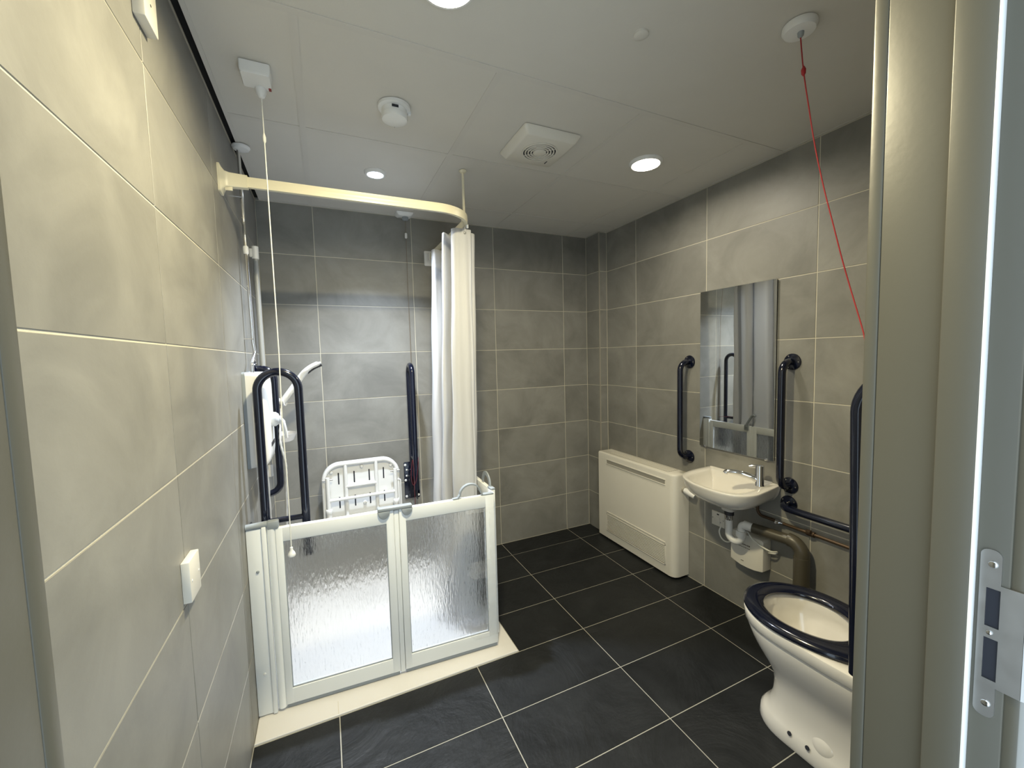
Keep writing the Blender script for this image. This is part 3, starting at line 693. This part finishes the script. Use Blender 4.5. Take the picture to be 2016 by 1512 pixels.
for i, p in enumerate(hp):
    f = i/(nn-1)
    if f < 0.60: continue
    p = Vector(p); a = Vector(hp[max(i-1, 0)]); b_ = Vector(hp[min(i+1, nn-1)]); T = (b_-a).normalized(); nz_ = Vector((0, 1, 0)); up = nz_.cross(T)
    if up.z > 0: up = -up
    g = (f-0.6)/0.4; wd = 0.034*math.sqrt(max(0.05, 1-(2*g-1)**2))
    rings.append([p+up*0.012+nz_*(wd*math.cos(t_))+up*(0.007*math.sin(t_)) for t_ in [2*PI*k/16 for k in range(16)]])
part('spray_face', loft(BM(), rings), M_SUEDE, hd, 'dark grey spray face')
bm = BM(); tube(bm, [(RX, RY, 1.225), (RX, RY, 1.283)], 0.021, 14)
tube(bm, [(RX, RY-0.01, 1.255), (0.08, RY-0.050, 1.256), (0.125, RY-0.065, 1.258)], [0.019, 0.018, 0.023], 14)
part('slider_bracket', bm, M_WHITE, hd)
hs = thing('shower_hose', (0.10, RY-0.06, 0.6), 'pale ribbed shower hose hanging below the handset', 'hose')
hosep = catmull([(0.104, RY-0.065, 1.245), (0.100, RY-0.090, 1.18), (0.098, RY-0.15, 1.06), (0.116, 2.345, 0.95), (0.112, 2.335, 0.80), (0.104, 2.325, 0.62), (0.092, 2.29, 0.45), (0.074, 2.235, 0.40), (0.060, 2.195, 0.47), (0.054, 2.190, 0.70), (0.052, 2.190, 1.010)], 12, closed=False)
part('hose_tube', tube(BM(), hosep, [0.0062+0.0010*math.sin(i*2.1) for i in range(len(hosep))], 10), mat('ribbed_hose', (0.58, 0.58, 0.57), 0.3, metal=0.4), hs)
sdh = thing('soap_dish', (RX, RY, 1.07), 'translucent white soap dish on the shower riser rail', 'soap dish')
bm = BM()
def el(cx, cy, z, a, b, n=24): return [(cx+a*math.cos(2*PI*k/n), cy+b*math.sin(2*PI*k/n), z) for k in range(n)]
dc = (0.100, RY-0.005)
loft(bm, [el(*dc, 1.036, 0.034, 0.045), el(*dc, 1.043, 0.050, 0.06), el(*dc, 1.082, 0.066, 0.074), el(*dc, 1.082, 0.062, 0.070), el(*dc, 1.050, 0.044, 0.055)])
part('dish', bm, mat('translucent_plastic', (0.82, 0.82, 0.85), 0.25), sdh)
part('dish_clip', tube(BM(), [(RX, RY, 1.045), (RX, RY, 1.095)], 0.019, 14), M_WHITE, sdh)

# ------------------------------------------------------------------ pull cords on the ceiling
pc = thing('ceiling_pull_switch', (0.168, 1.615, H), 'white square ceiling pull switch with long white cord near the left wall', 'pull switch')
bm = BM()
loft(bm, [[(0.168+a, 1.617+b, z) for a, b in rrect(-h_, h_, -h_, h_, 0.006, 3)] for z, h_ in ((H, 0.044), (H-0.030, 0.043), (H-0.036, 0.040))])
part('switch_box', bm, M_WHITE, pc)
part('cord_nozzle', lathe(BM(), [(0.018, H-0.036), (0.017, H-0.045), (0.010, H-0.062), (0.004, H-0.066)], (0.176, 1.655, 0), seg=18), M_WHITE, pc)
part('red_indicator', bx(0.200, 0.208, 1.640, 1.655, H-0.0385, H-0.034, 0.0008), M_REDP, pc, 'small red indicator')
CXY = (0.176, 1.662)
part('cord', tube(BM(), [(0.176, 1.655, H-0.06), (0.176, 1.662, 2.20), (0.1775, 1.664, 1.5), (0.174, 1.660, 1.25), (0.178, 1.663, 1.05), (0.177, 1.662, 0.79)], 0.0019, 8), M_CORD, pc)
part('cord_joiner', lathe(BM(), [(0.002, 2.215), (0.0055, 2.222), (0.0055, 2.236), (0.002, 2.250)], (0.176, 1.6605, 0), seg=12), M_CORD, pc)
part('cord_knob', lathe(BM(), [(0.012, 0.757), (0.0135, 0.762), (0.011, 0.770), (0.005, 0.780), (0.005, 0.790), (0.002, 0.792)], (0.177, 1.662, 0), seg=16), M_WHITE, pc)

pr = thing('alarm_pull_cord', (1.65, 0.79, H), 'round ceiling alarm pull switch with bright red cord near the door frame', 'pull cord')
part('rose', lathe(BM(), [(0.045, H), (0.046, H-0.010), (0.040, H-0.020), (0.016, H-0.024)], (1.655, 0.795, 0), seg=30), M_WHITE, pr)
part('nozzle', lathe(BM(), [(0.009, H-0.022), (0.008, H-0.034), (0.003, H-0.040)], (1.652, 0.79, 0), seg=14), M_GREY, pr)
rc = catmull([(1.651, 0.790, 2.39), (1.661, 0.785, 2.291), (1.664, 0.770, 2.182), (1.665, 0.750, 2.057), (1.667, 0.725, 1.932), (1.669, 0.700, 1.824), (1.680, 0.680, 1.720), (1.687, 0.660, 1.632), (1.673, 0.620, 1.508), (1.640, 0.585, 1.418), (1.60, 0.51, 1.425), (1.59, 0.45, 1.38)], 5, closed=False)
part('red_cord', tube(BM(), rc, 0.0018, 8), M_RED, pr)
part('red_bead', lathe(BM(), [(0.002, -0.014), (0.006, -0.007), (0.0065, 0.004), (0.002, 0.014)], (1.661, 0.785, 2.291), seg=12), M_RED, pr)

pb = thing('shower_alarm_pull_cord', (0.853, D-0.04, H), 'small ceiling pull switch with dark red cord looped on the back wall rail', 'pull cord')
bm = BM(); loft(bm, [[(0.852+a, D-0.062+b, z) for a, b in rrect(-hx_, hx_, -hy_, hy_, 0.008, 3)] for z, hx_, hy_ in ((H, 0.055, 0.045), (H-0.012, 0.052, 0.042), (H-0.022, 0.040, 0.034))])
part('switch_base', bm, M_WHITE, pb)
part('nozzle', lathe(BM(), [(0.020, H-0.022), (0.020, H-0.040), (0.014, H-0.044)], (0.860, D-0.062, 0), seg=18), M_GREY, pb, 'dark grey cord nozzle')
part('cord_bead', lathe(BM(), [(0.003, 2.268), (0.008, 2.272), (0.008, 2.300), (0.003, 2.305)], (0.862, D-0.050, 0), seg=14), M_WHITE, pb)
part('cord', tube(BM(), [(0.860, D-0.060, H-0.04), (0.862, D-0.05, 2.27), (0.866, D-0.018, 1.8), (0.868, D-0.012, 1.3), (0.872, D-0.012, 0.95), (0.876, D-0.012, 0.80)], 0.0014, 6), mat('brown_cord', (0.20, 0.15, 0.10), 0.7), pb)
lp = catmull([(0.876, D-0.012, 0.80), (0.866, D-0.10, 0.81), (0.850, D-0.205, 0.81), (0.842, D-0.212, 0.74), (0.826, D-0.214, 0.66), (0.808, D-0.214, 0.645), (0.798, D-0.214, 0.70), (0.804, D-0.214, 0.77), (0.812, D-0.214, 0.81), (0.816, D-0.214, 0.76), (0.815, D-0.214, 0.64), (0.818, D-0.21, 0.50), (0.818, D-0.21, 0.40)], 6, closed=False)
part('cord_loop', tube(BM(), lp, 0.0018, 6), M_DKRED, pb)

# ------------------------------------------------------------------ other ceiling fittings
sm = thing('smoke_detector', (0.614, 1.650, H), 'round white smoke detector on the ceiling', 'smoke detector')
part('base', lathe(BM(), [(0.060, H), (0.060, H-0.010), (0.054, H-0.014), (0.047, H-0.014)], (0.614, 1.648, 0), seg=36), M_WHITE, sm)
part('sensing_chamber', lathe(BM(), [(0.047, H-0.014), (0.046, H-0.030), (0.048, H-0.032), (0.049, H-0.042), (0.046, H-0.050), (0.034, H-0.054), (0.01, H-0.055)], (0.614, 1.648, 0), seg=36), M_WHITE, sm)
part('vent_slot', bx(0.598, 0.622, 1.5995, 1.603, H-0.026, H-0.017, 0.001), M_HOLE, sm)
part('test_clip', bx(0.664, 0.676, 1.640, 1.656, H-0.020, H-0.004, 0.002), M_WHITE, sm)
part('marker', bx(0.620, 0.622, 1.692, 1.697, H-0.050, H-0.046), M_HOLE, sm)

ef = thing('extractor_fan', (1.262, 1.684, H), 'square ceiling extractor fan with a round concentric grille', 'extractor fan')
ecx, ecy = 1.262, 1.690
bm = BM(); loft(bm, [[(ecx+a, ecy+b, z) for a, b in rrect(-h_, h_, -h_, h_, 0.012, 3)] for z, h_ in ((H, 0.138), (H-0.006, 0.138), (H-0.030, 0.122), (H-0.034, 0.116))])
part('housing', bm, M_CREAMW, ef)
zg = H-0.034
part('grille_recess', lathe(BM(), [(0.081, zg-0.0006), (0.081, zg+0.001)], (ecx, ecy-0.004, 0), seg=40), M_HOLE, ef)
for r_ in (0.081, 0.068, 0.055, 0.042):
    part('grille_ring', lathe(BM(), [(r_-0.0065, zg), (r_, zg), (r_, zg-0.004), (r_-0.0065, zg-0.004), (r_-0.0065, zg)], (ecx, ecy-0.004, 0), seg=40, cap=False), M_CREAMW, ef)
part('grille_hub', lathe(BM(), [(0.030, zg), (0.030, zg-0.005), (0.020, zg-0.008), (0.004, zg-0.0085)], (ecx, ecy-0.004, 0), seg=32), M_CREAMW, ef)
bm = BM()
for k in range(8):
    a = k*PI/4; tube(bm, [(ecx+0.028*math.cos(a), ecy-0.004+0.028*math.sin(a), zg-0.002), (ecx+0.078*math.cos(a), ecy-0.004+0.078*math.sin(a), zg-0.002)], 0.0015, 6)
part('grille_spokes', bm, M_CREAMW, ef)
part('maker_slot', bx(1.336, 1.341, 1.752, 1.778, zg-0.0006, zg+0.001), M_HOLE, ef)
bc = thing('ceiling_blanking_cap', (1.241, 1.007, H), 'tiny round white cap in the ceiling', 'ceiling cap')
part('cap', lathe(BM(), [(0.022, H+0.003), (0.022, H-0.003), (0.018, H-0.005), (0.006, H-0.006)], (1.241, 1.007, 0), seg=26), M_CEIL, bc)

# ------------------------------------------------------------------ plates on the left wall
bp_ = thing('blanking_plate', (0, 1.17, 0.925), 'white square blanking plate low on the left wall', 'wall plate')
part('plate', bx(0.0, 0.017, 1.134, 1.212, 0.920, 1.016, 0.002), M_CREAMW, bp_)
for z_ in (0.968,):
    for y_ in (1.146, 1.200): part('screw_cap', disc(BM(), (0.017, y_, z_), 0.003, (1, 0, 0), 0.001, 10), M_WHITE, bp_)
tp_ = thing('wall_sensor', (0, 1.165, 2.20), 'white wall mounted box high on the left wall at the top edge', 'wall box')
part('box_body', bx(0.0, 0.022, 1.128, 1.205, 2.196, 2.30, 0.003), M_CREAMW, tp_)
part('screw_slot', disc(BM(), (0.022, 1.166, 2.242), 0.003, (1, 0, 0), 0.0006, 10), M_HOLE, tp_)

# ------------------------------------------------------------------ low surface temperature heater
ht = thing('fan_convector_heater', (2.35, 2.25, 0.01), 'cream white convector heater casing with louvred grille below the tiled wall', 'heater')
hx0, hx1, hy0, hy1, hz0, hz1 = 2.286, W-0.001, 1.868, 2.660, 0.016, 0.690
def hring(z, i): return [(x, y, z) for x, y in rrect(hx0+i, hx1, hy0+i, hy1-i, [0.002, max(0.002, 0.012-i), max(0.004, 0.045-i), 0.002], 6)]
part('casing', loft(BM(), [hring(hz0, 0), hring(hz1-0.014, 0), hring(hz1-0.005, 0.003), hring(hz1, 0.010)]), M_CREAMW, ht)
part('base_shade_box', bx(hx0+0.03, hx1, hy0+0.02, hy1-0.02, 0.001, 0.0165), M_BLACK, ht)  # black box paints the shade under the casing
gy0, gy1 = 1.948, 2.545
bm = BM(); box(bm, hx0-0.001, hx0+0.002, gy0, gy1, 0.612, 0.640); part('top_recess', bm, M_GRILLE, ht)
bm = BM(); box(bm, hx0-0.004, hx0+0.002, gy0-0.004, gy1+0.004, 0.640, 0.646, 0.0012); box(bm, hx0-0.004, hx0+0.002, gy0-0.004, gy1+0.004, 0.606, 0.6125, 0.0012); part('recess_lip', bm, M_CREAMW, ht)
bm = BM(); box(bm, hx0-0.0008, hx0+0.002, gy0, gy1, 0.080, 0.205); part('grille_backing', bm, mat('grille_shade_dark', (0.10, 0.095, 0.08), 0.7), ht)  # dark backing colour paints the shade between the slats
for k in range(11):
    z = 0.086+0.0112*k
    part('grille_slat', bx(hx0-0.0042, hx0+0.001, gy0, gy1, z, z+0.0072, 0.0008, 1), M_CREAMW, ht)
bm = BM()
box(bm, hx0-0.005, hx0+0.002, gy0-0.006, gy1+0.006, 0.204, 0.211, 0.001); box(bm, hx0-0.005, hx0+0.002, gy0-0.006, gy1+0.006, 0.074, 0.081, 0.001)
box(bm, hx0-0.005, hx0+0.002, gy0-0.006, gy0, 0.074, 0.211, 0.001); box(bm, hx0-0.005, hx0+0.002, gy1, gy1+0.006, 0.074, 0.211, 0.001)
box(bm, hx0-0.0045, hx0+0.002, gy0-0.004, gy1+0.004, 0.218, 0.229, 0.0012)
part('grille_frame', bm, M_CREAMW, ht)
part('top_grille', bx(hx0+0.026, hx1-0.012, gy0, gy1, hz1-0.001, hz1+0.0012), M_GRILLE, ht, 'warm grey top outlet grille')
for k in range(5): part('top_slat', bx(hx0+0.030+0.016*k, hx0+0.040+0.016*k, gy0, gy1, hz1+0.0005, hz1+0.003), M_CREAMW, ht)
bm = BM(); tube(bm, [(2.362, hy0+0.001, 0.590), (2.362, hy0-0.012, 0.588)], 0.019, 16); part('valve_collar', bm, M_GRILLE, ht)
bm = BM(); tube(bm, [(2.362, hy0-0.010, 0.588), (2.363, hy0-0.016, 0.587), (2.369, hy0-0.058, 0.572), (2.372, hy0-0.080, 0.564)], [0.016, 0.0185, 0.0175, 0.014], 12)
part('valve_head', bm, M_WHITE, ht, 'white thermostatic valve head')

# ------------------------------------------------------------------ mirror
mi = thing('wall_mirror', (W, 1.55, 0.89), 'tall frameless rectangular mirror above the basin', 'mirror')
part('backing', bx(W-0.010, W-0.0005, 1.324, 1.776, 0.892, 1.818), M_SUEDE, mi)
part('mirror_glass', bx(W-0.0145, W-0.010, 1.322, 1.778, 0.890, 1.820, 0.0004, 1), M_MIRROR, mi)
for y_ in (1.36, 1.74):
    for z_ in (0.886,): part('clip', bx(W-0.017, W, y_-0.008, y_+0.008, z_, z_+0.012, 0.001), M_CHROME, mi)

# ------------------------------------------------------------------ basin
ba = thing('wash_basin', (W, 1.50, 0.60), 'small white wall hung basin with bowed front under the mirror', 'basin')
out = [(W-0.001, 1.297), (W-0.001, 1.40), (W-0.001, 1.52), (W-0.001, 1.64), (W-0.001, 1.712), (2.385, 1.716), (2.31, 1.714), (2.235, 1.706), (2.165, 1.686), (2.108, 1.640), (2.068, 1.560), (2.052, 1.470), (2.052, 1.385), (2.072, 1.315), (2.115, 1.272), (2.175, 1.256), (2.25, 1.264), (2.33, 1.277), (2.39, 1.288)]
ol = catmull([(a, b, 0) for a, b in out], 4)
for p in ol: p.x = min(p.x, W-0.001)
cb = Vector((2.285, 1.485, 0))
def ringo(sc, z, wallkeep=0.0, c=cb):
    r_ = []
    for p in ol:
        q_ = c+(p-c)*sc
        if wallkeep: q_.x = q_.x+(p.x-q_.x)*wallkeep*max(0, min(1, (p.x-2.30)/0.1))
        r_.append((min(q_.x, W-0.001), q_.y, z))
    return r_
ci = Vector((2.205, 1.510, 0))
def ringi(sx, sy, z, c=ci): return [(min(c.x+(p.x-c.x)*sx, W-0.03), c.y+(p.y-c.y)*sy, z) for p in ol]
rings = [ringo(0.10, 0.600), ringo(0.16, 0.603), ringo(0.17, 0.630), ringo(0.24, 0.640), ringo(0.50, 0.654, .3), ringo(0.72, 0.672, .6), ringo(0.86, 0.694, .9), ringo(0.94, 0.718, 1), ringo(0.975, 0.742, 1), ringo(0.992, 0.757, 1), ringo(1.0, 0.766, 1), ringo(0.997, 0.770, 1), ringo(0.985, 0.772, 1)]
rings += [ringi(0.86, 0.80, 0.770), ringi(0.83, 0.77, 0.764), ringi(0.80, 0.74, 0.748), ringi(0.72, 0.66, 0.715), ringi(0.56, 0.52, 0.688), ringi(0.32, 0.32, 0.674), ringi(0.10, 0.10, 0.670)]
part('bowl', loft(BM(), rings), M_CERAM, ba, ang=60)
part('back_upstand', bx(W-0.022, W-0.001, 1.330, 1.700, 0.764, 0.779, 0.005, 3), M_CERAM, ba)
part('waste_outlet', lathe(BM(), [(0.016, 0.6705), (0.020, 0.6725), (0.012, 0.6735), (0.002, 0.672)], (2.205, 1.51, 0), seg=20), M_CHROME, ba)
tap = thing('mixer_tap', (2.318, 1.343, 0.772), 'chrome lever mixer tap on the right side of the basin', 'tap')
tx, ty = 2.318, 1.340
bm = lathe(BM(), [(0.023, 0.771), (0.023, 0.774), (0.0205, 0.778), (0.0205, 0.872), (0.019, 0.876), (0.008, 0.878)], (tx, ty, 0), seg=26)
part('tap_body', bm, M_CHROME, tap)
bm = tube(BM(), catmull([(tx-0.002, ty+0.006, 0.800), (tx-0.022, ty+0.038, 0.815), (tx-0.05, ty+0.080, 0.826), (tx-0.078, ty+0.122, 0.826), (tx-0.084, ty+0.131, 0.817)], 4, closed=False), [0.018]*3+[0.0145]*5+[0.0125]*6+[0.013]*3, 14)
part('spout', bm, M_CHROME, tap)
bm = BM(); tube(bm, [(tx, ty, 0.868), (tx-0.014, ty+0.022, 0.870), (tx-0.026, ty+0.040, 0.866)], [0.011, 0.010, 0.008], 12); part('lever', bm, M_CHROME, tap)
# trap and waste
tr_ = thing('basin_waste_trap', (2.294, 1.485, 0.44), 'white plastic bottle trap elbow under the basin', 'waste trap')
part('tailpiece', lathe(BM(), [(0.024, 0.575), (0.024, 0.600)], (cb.x, cb.y, 0), seg=20), M_SUEDE, tr_)
part('tail_nut', lathe(BM(), [(0.017, 0.545), (0.019, 0.548), (0.019, 0.578), (0.016, 0.58)], (cb.x, cb.y, 0), seg=12), M_CHROME, tr_)
p_ = fillet([(cb.x, cb.y, 0.56), (cb.x, cb.y, 0.440), (cb.x+0.01, cb.y-0.066, 0.440), (cb.x+0.01, cb.y-0.066, 0.545), (cb.x+0.020, cb.y-0.125, 0.540)], [0.033, 0.033, 0.020], 8)
part('trap_bend', tube(BM(), p_, 0.0185, 16), M_WHITE, tr_)
part('trap_nut', tube(BM(), [(cb.x+0.009, cb.y-0.064, 0.478), (cb.x+0.009, cb.y-0.066, 0.508)], 0.026, 10), M_WHITE, tr_)
part('outlet_socket', tube(BM(), [(cb.x+0.012, cb.y-0.078, 0.544), (cb.x+0.022, cb.y-0.128, 0.541)], 0.0225, 16), M_WHITE, tr_)
wp_ = thing('waste_pipe', (2.345, 1.16, 0.0), 'dark brown grey waste pipe running along the wall and down behind the toilet', 'pipe')
p_ = fillet([(cb.x+0.021, cb.y-0.122, 0.541), (2.352, 1.148, 0.535), (2.352, 1.148, 0.0)], 0.055, 8)
part('pipe_run', tube(BM(), p_, 0.026, 18), M_PIPE, wp_)
part('elbow', tube(BM(), fillet([(2.345, 1.205, 0.5365), (2.352, 1.148, 0.535), (2.352, 1.148, 0.455)], 0.056, 8), 0.0315, 18), M_PIPE, wp_)
part('down_pipe', tube(BM(), [(2.352, 1.148, 0.47), (2.352, 1.148, 0.0)], 0.034, 18), M_PIPE, wp_)
cp = thing('copper_supply_pipe', (W-0.02, 1.1, 0.58), 'thin dull copper supply pipe on the wall behind the waste pipe', 'pipe')
part('pipe_run', tube(BM(), fillet([(W-0.018, 1.40, 0.66), (W-0.018, 1.40, 0.585), (W-0.018, 0.62, 0.575)], 0.03, 5), 0.0078, 10), M_COPPER, cp)
bm = BM(); tube(bm, [(W-0.018, 1.300, 0.584), (W-0.018, 1.262, 0.583)], 0.012, 10); tube(bm, [(W-0.03, 1.281, 0.584), (W-0.055, 1.281, 0.590)], 0.005, 8)
part('isolating_valve', bm, M_CHROME, cp)
bm = BM(); tube(bm, [(W-0.018, 1.150, 0.582), (W-0.018, 1.118, 0.581)], 0.013, 10); box(bm, W-0.045, W-0.026, 1.125, 1.145, 0.586, 0.604, 0.003)
part('service_valve', bm, M_COPPER, cp)
# small water heater
wh = thing('instant_water_heater', (W, 1.42, 0.30), 'small cream boxy water heater under the basin with faint print', 'water heater')
zb0 = [(1.520, 0.305), (1.50, 0.297), (1.46, 0.291), (1.42, 0.290), (1.38, 0.293), (1.342, 0.300), (1.334, 0.306), (1.334, 0.462), (1.342, 0.470), (1.512, 0.470), (1.520, 0.462)]
part('casing', prism(BM(), zb0, 'x', W-0.066, W-0.001, 0.003), M_CREAMW, wh)
random.seed(3)
bm = BM()
for (z, y0, y1, h_) in ((0.408, 1.482, 1.412, 0.0075), (0.394, 1.482, 1.412, 0.0038)):
    y_ = y0
    while y_ > y1:
        wv = random.uniform(0.003, 0.008); box(bm, W-0.0665, W-0.0655, y_-wv, y_, z, z+h_*random.uniform(.7, 1)); y_ -= wv+random.uniform(0.0012, 0.0028)
box(bm, W-0.0665, W-0.0655, 1.442, 1.458, 0.316, 0.3195)
part('faint_print', bm, M_PRINT, wh, 'two blurred lines of small dark print')
cbl = thing('heater_cable', (W, 1.4, 0.45), 'white flex running from the spur past the trap to the water heater', 'cable')
cpts = catmull([(W-0.012, 1.624, 0.432), (W-0.020, 1.630, 0.400), (W-0.035, 1.600, 0.372), (W-0.050, 1.545, 0.378), (W-0.066, 1.480, 0.44), (W-0.078, 1.425, 0.497), (W-0.082, 1.385, 0.470), (W-0.076, 1.345, 0.448), (W-0.060, 1.300, 0.432), (W-0.030, 1.285, 0.428), (W-0.020, 1.300, 0.410), (W-0.02, 1.334, 0.40)], 6, closed=False)
part('flex', tube(BM(), cpts, 0.0042, 8), M_CORD, cbl)
fs = thing('fused_spur', (W, 1.645, 0.42), 'white fused spur plate on the wall under the basin', 'fused spur')
part('plate', bx(W-0.011, W-0.0005, 1.603, 1.690, 0.424, 0.511, 0.003), M_CREAMW, fs)
part('neon_window', bx(W-0.0118, W-0.0105, 1.640, 1.654, 0.492, 0.499), M_HOLE, fs)
for (y_, z_) in ((1.682, 0.468), (1.611, 0.468), (1.630, 0.452)): part('screw', disc(BM(), (W-0.011, y_, z_), 0.0035, (-1, 0, 0), 0.001, 10), M_STEEL, fs)
part('fuse_carrier', bx(W-0.0135, W-0.0105, 1.634, 1.660, 0.438, 0.478, 0.001), M_CREAMW, fs)

# ------------------------------------------------------------------ toilet
TCX = 1.930
to = thing('toilet', (TCX, 0.75, 0), 'white ceramic toilet with open navy seat ring', 'toilet')
def egg(z, yf, yb2, hw, n=40, sq=2.3):
    r_ = []; cy = yf-hw*1.15 if yf-hw*1.15 > yb2+0.05 else (yf+yb2)/2
    for k in range(n):
        a = 2*PI*k/n; c_, s_ = math.cos(a), math.sin(a)
        x = hw*math.copysign(abs(c_)**(2/sq), c_)
        y = (yf-cy)*math.copysign(abs(s_)**(2/sq), s_) if s_ > 0 else (cy-yb2)*math.copysign(abs(s_)**(2/3.2), s_)
        r_.append((TCX+x, cy+y, z))
    return r_
rings = [egg(0.0, 1.030, 0.42, 0.122), egg(0.012, 1.034, 0.42, 0.126), egg(0.045, 1.030, 0.42, 0.123), egg(0.062, 1.018, 0.42, 0.116), egg(0.085, 0.998, 0.42, 0.106), egg(0.13, 0.986, 0.42, 0.102), egg(0.18, 0.982, 0.42, 0.103),
         egg(0.225, 0.990, 0.42, 0.112), egg(0.270, 1.016, 0.42, 0.132), egg(0.315, 1.046, 0.42, 0.153), egg(0.355, 1.066, 0.42, 0.168), egg(0.392, 1.080, 0.42, 0.177), egg(0.402, 1.080, 0.42, 0.1765), egg(0.405, 1.083, 0.42, 0.180), egg(0.412, 1.090, 0.42, 0.186), egg(0.444, 1.092, 0.42, 0.188), egg(0.450, 1.089, 0.42, 0.186), egg(0.453, 1.080, 0.425, 0.178),
         egg(0.453, 1.040, 0.700, 0.140), egg(0.446, 1.034, 0.705, 0.134), egg(0.412, 1.036, 0.70, 0.136), egg(0.380, 1.022, 0.715, 0.122), egg(0.33, 0.985, 0.74, 0.092), egg(0.27, 0.92, 0.76, 0.055), egg(0.255, 0.89, 0.78, 0.03)]
part('pan', loft(BM(), rings), M_CERAM, to, ang=50)
# seat ring
bm = BM(); n = 64; sec_rings = []
def seat_pt(a, hw, yf, yb2, cy):
    c_, s_ = math.cos(a), math.sin(a)
    return TCX+hw*c_, cy+((yf-cy) if s_ > 0 else (cy-yb2))*s_
for k in range(n):
    a = 2*PI*k/n
    ox, oy = seat_pt(a, 0.193, 1.103, 0.600, 0.885); ix, iy = seat_pt(a, 0.126, 1.032, 0.735, 0.890)
    def lerp(f): return (ox+(ix-ox)*f, oy+(iy-oy)*f)
    sec_rings.append([(*lerp(0.0), 0.459), (*lerp(-0.01), 0.466), (*lerp(0.05), 0.474), (*lerp(0.25), 0.480), (*lerp(0.6), 0.4795), (*lerp(0.88), 0.473), (*lerp(1.0), 0.466), (*lerp(0.98), 0.459)])
sec_rings.append(sec_rings[0]); loft(bm, sec_rings, False, False); bmesh.ops.remove_doubles(bm, verts=bm.verts, dist=1e-6)
sr = part('seat_ring', bm, M_NAVY, to, 'glossy navy open seat ring', ang=60)
bm = BM(); tube(bm, [(TCX-0.10, 0.600, 0.465), (TCX+0.10, 0.600, 0.465)], 0.012, 12); box(bm, TCX-0.11, TCX-0.075, 0.575, 0.64, 0.453, 0.476, 0.004); box(bm, TCX+0.075, TCX+0.11, 0.575, 0.64, 0.453, 0.476, 0.004)
part('seat_hinge', bm, M_NAVY, to)
for (x, y) in ((TCX+0.13, 0.99), (TCX-0.13, 0.99), (TCX+0.155, 0.78), (TCX-0.155, 0.78)): part('seat_buffer', bx(x-0.010, x+0.010, y-0.012, y+0.012, 0.4525, 0.461, 0.002), M_WHITE, to)
part('cistern', loft(BM(), [[(x, y, z) for x, y in rrect(TCX-0.185-i, TCX+0.185+i, YF+0.004, 0.475+i, 0.025, 4)] for z, i in ((0.450, -0.01), (0.50, 0.0), (0.80, 0.006))]), M_CERAM, to)
part('cistern_lid', loft(BM(), [[(x, y, z) for x, y in rrect(TCX-0.198+i, TCX+0.198-i, YF+0.003, 0.490-i, 0.028, 4)] for z, i in ((0.8005, 0.004), (0.806, 0.0), (0.828, 0.0), (0.836, 0.006), (0.838, 0.02))]), M_CERAM, to)
part('flush_lever', tube(BM(), fillet([(TCX-0.13, 0.475, 0.74), (TCX-0.13, 0.505, 0.74), (TCX-0.05, 0.510, 0.735)], 0.01, 4), 0.007, 10), M_CHROME, to)
part('side_boss', lathe(BM(), [(0.050, -0.004), (0.042, 0.006), (0.030, 0.013), (0.016, 0.017), (0.005, 0.018)], (TCX-0.094, 0.768, 0.085), (-1, 0, 0.35), 20), M_CERAM, to)
for (x, y) in ((TCX-0.110, 0.868), (TCX-0.111, 0.806)): part('fixing_hole', disc(BM(), (x-0.0135, y, 0.055), 0.0075, (-0.95, 0, 0.45), 0.0012, 12), M_HOLE, to)
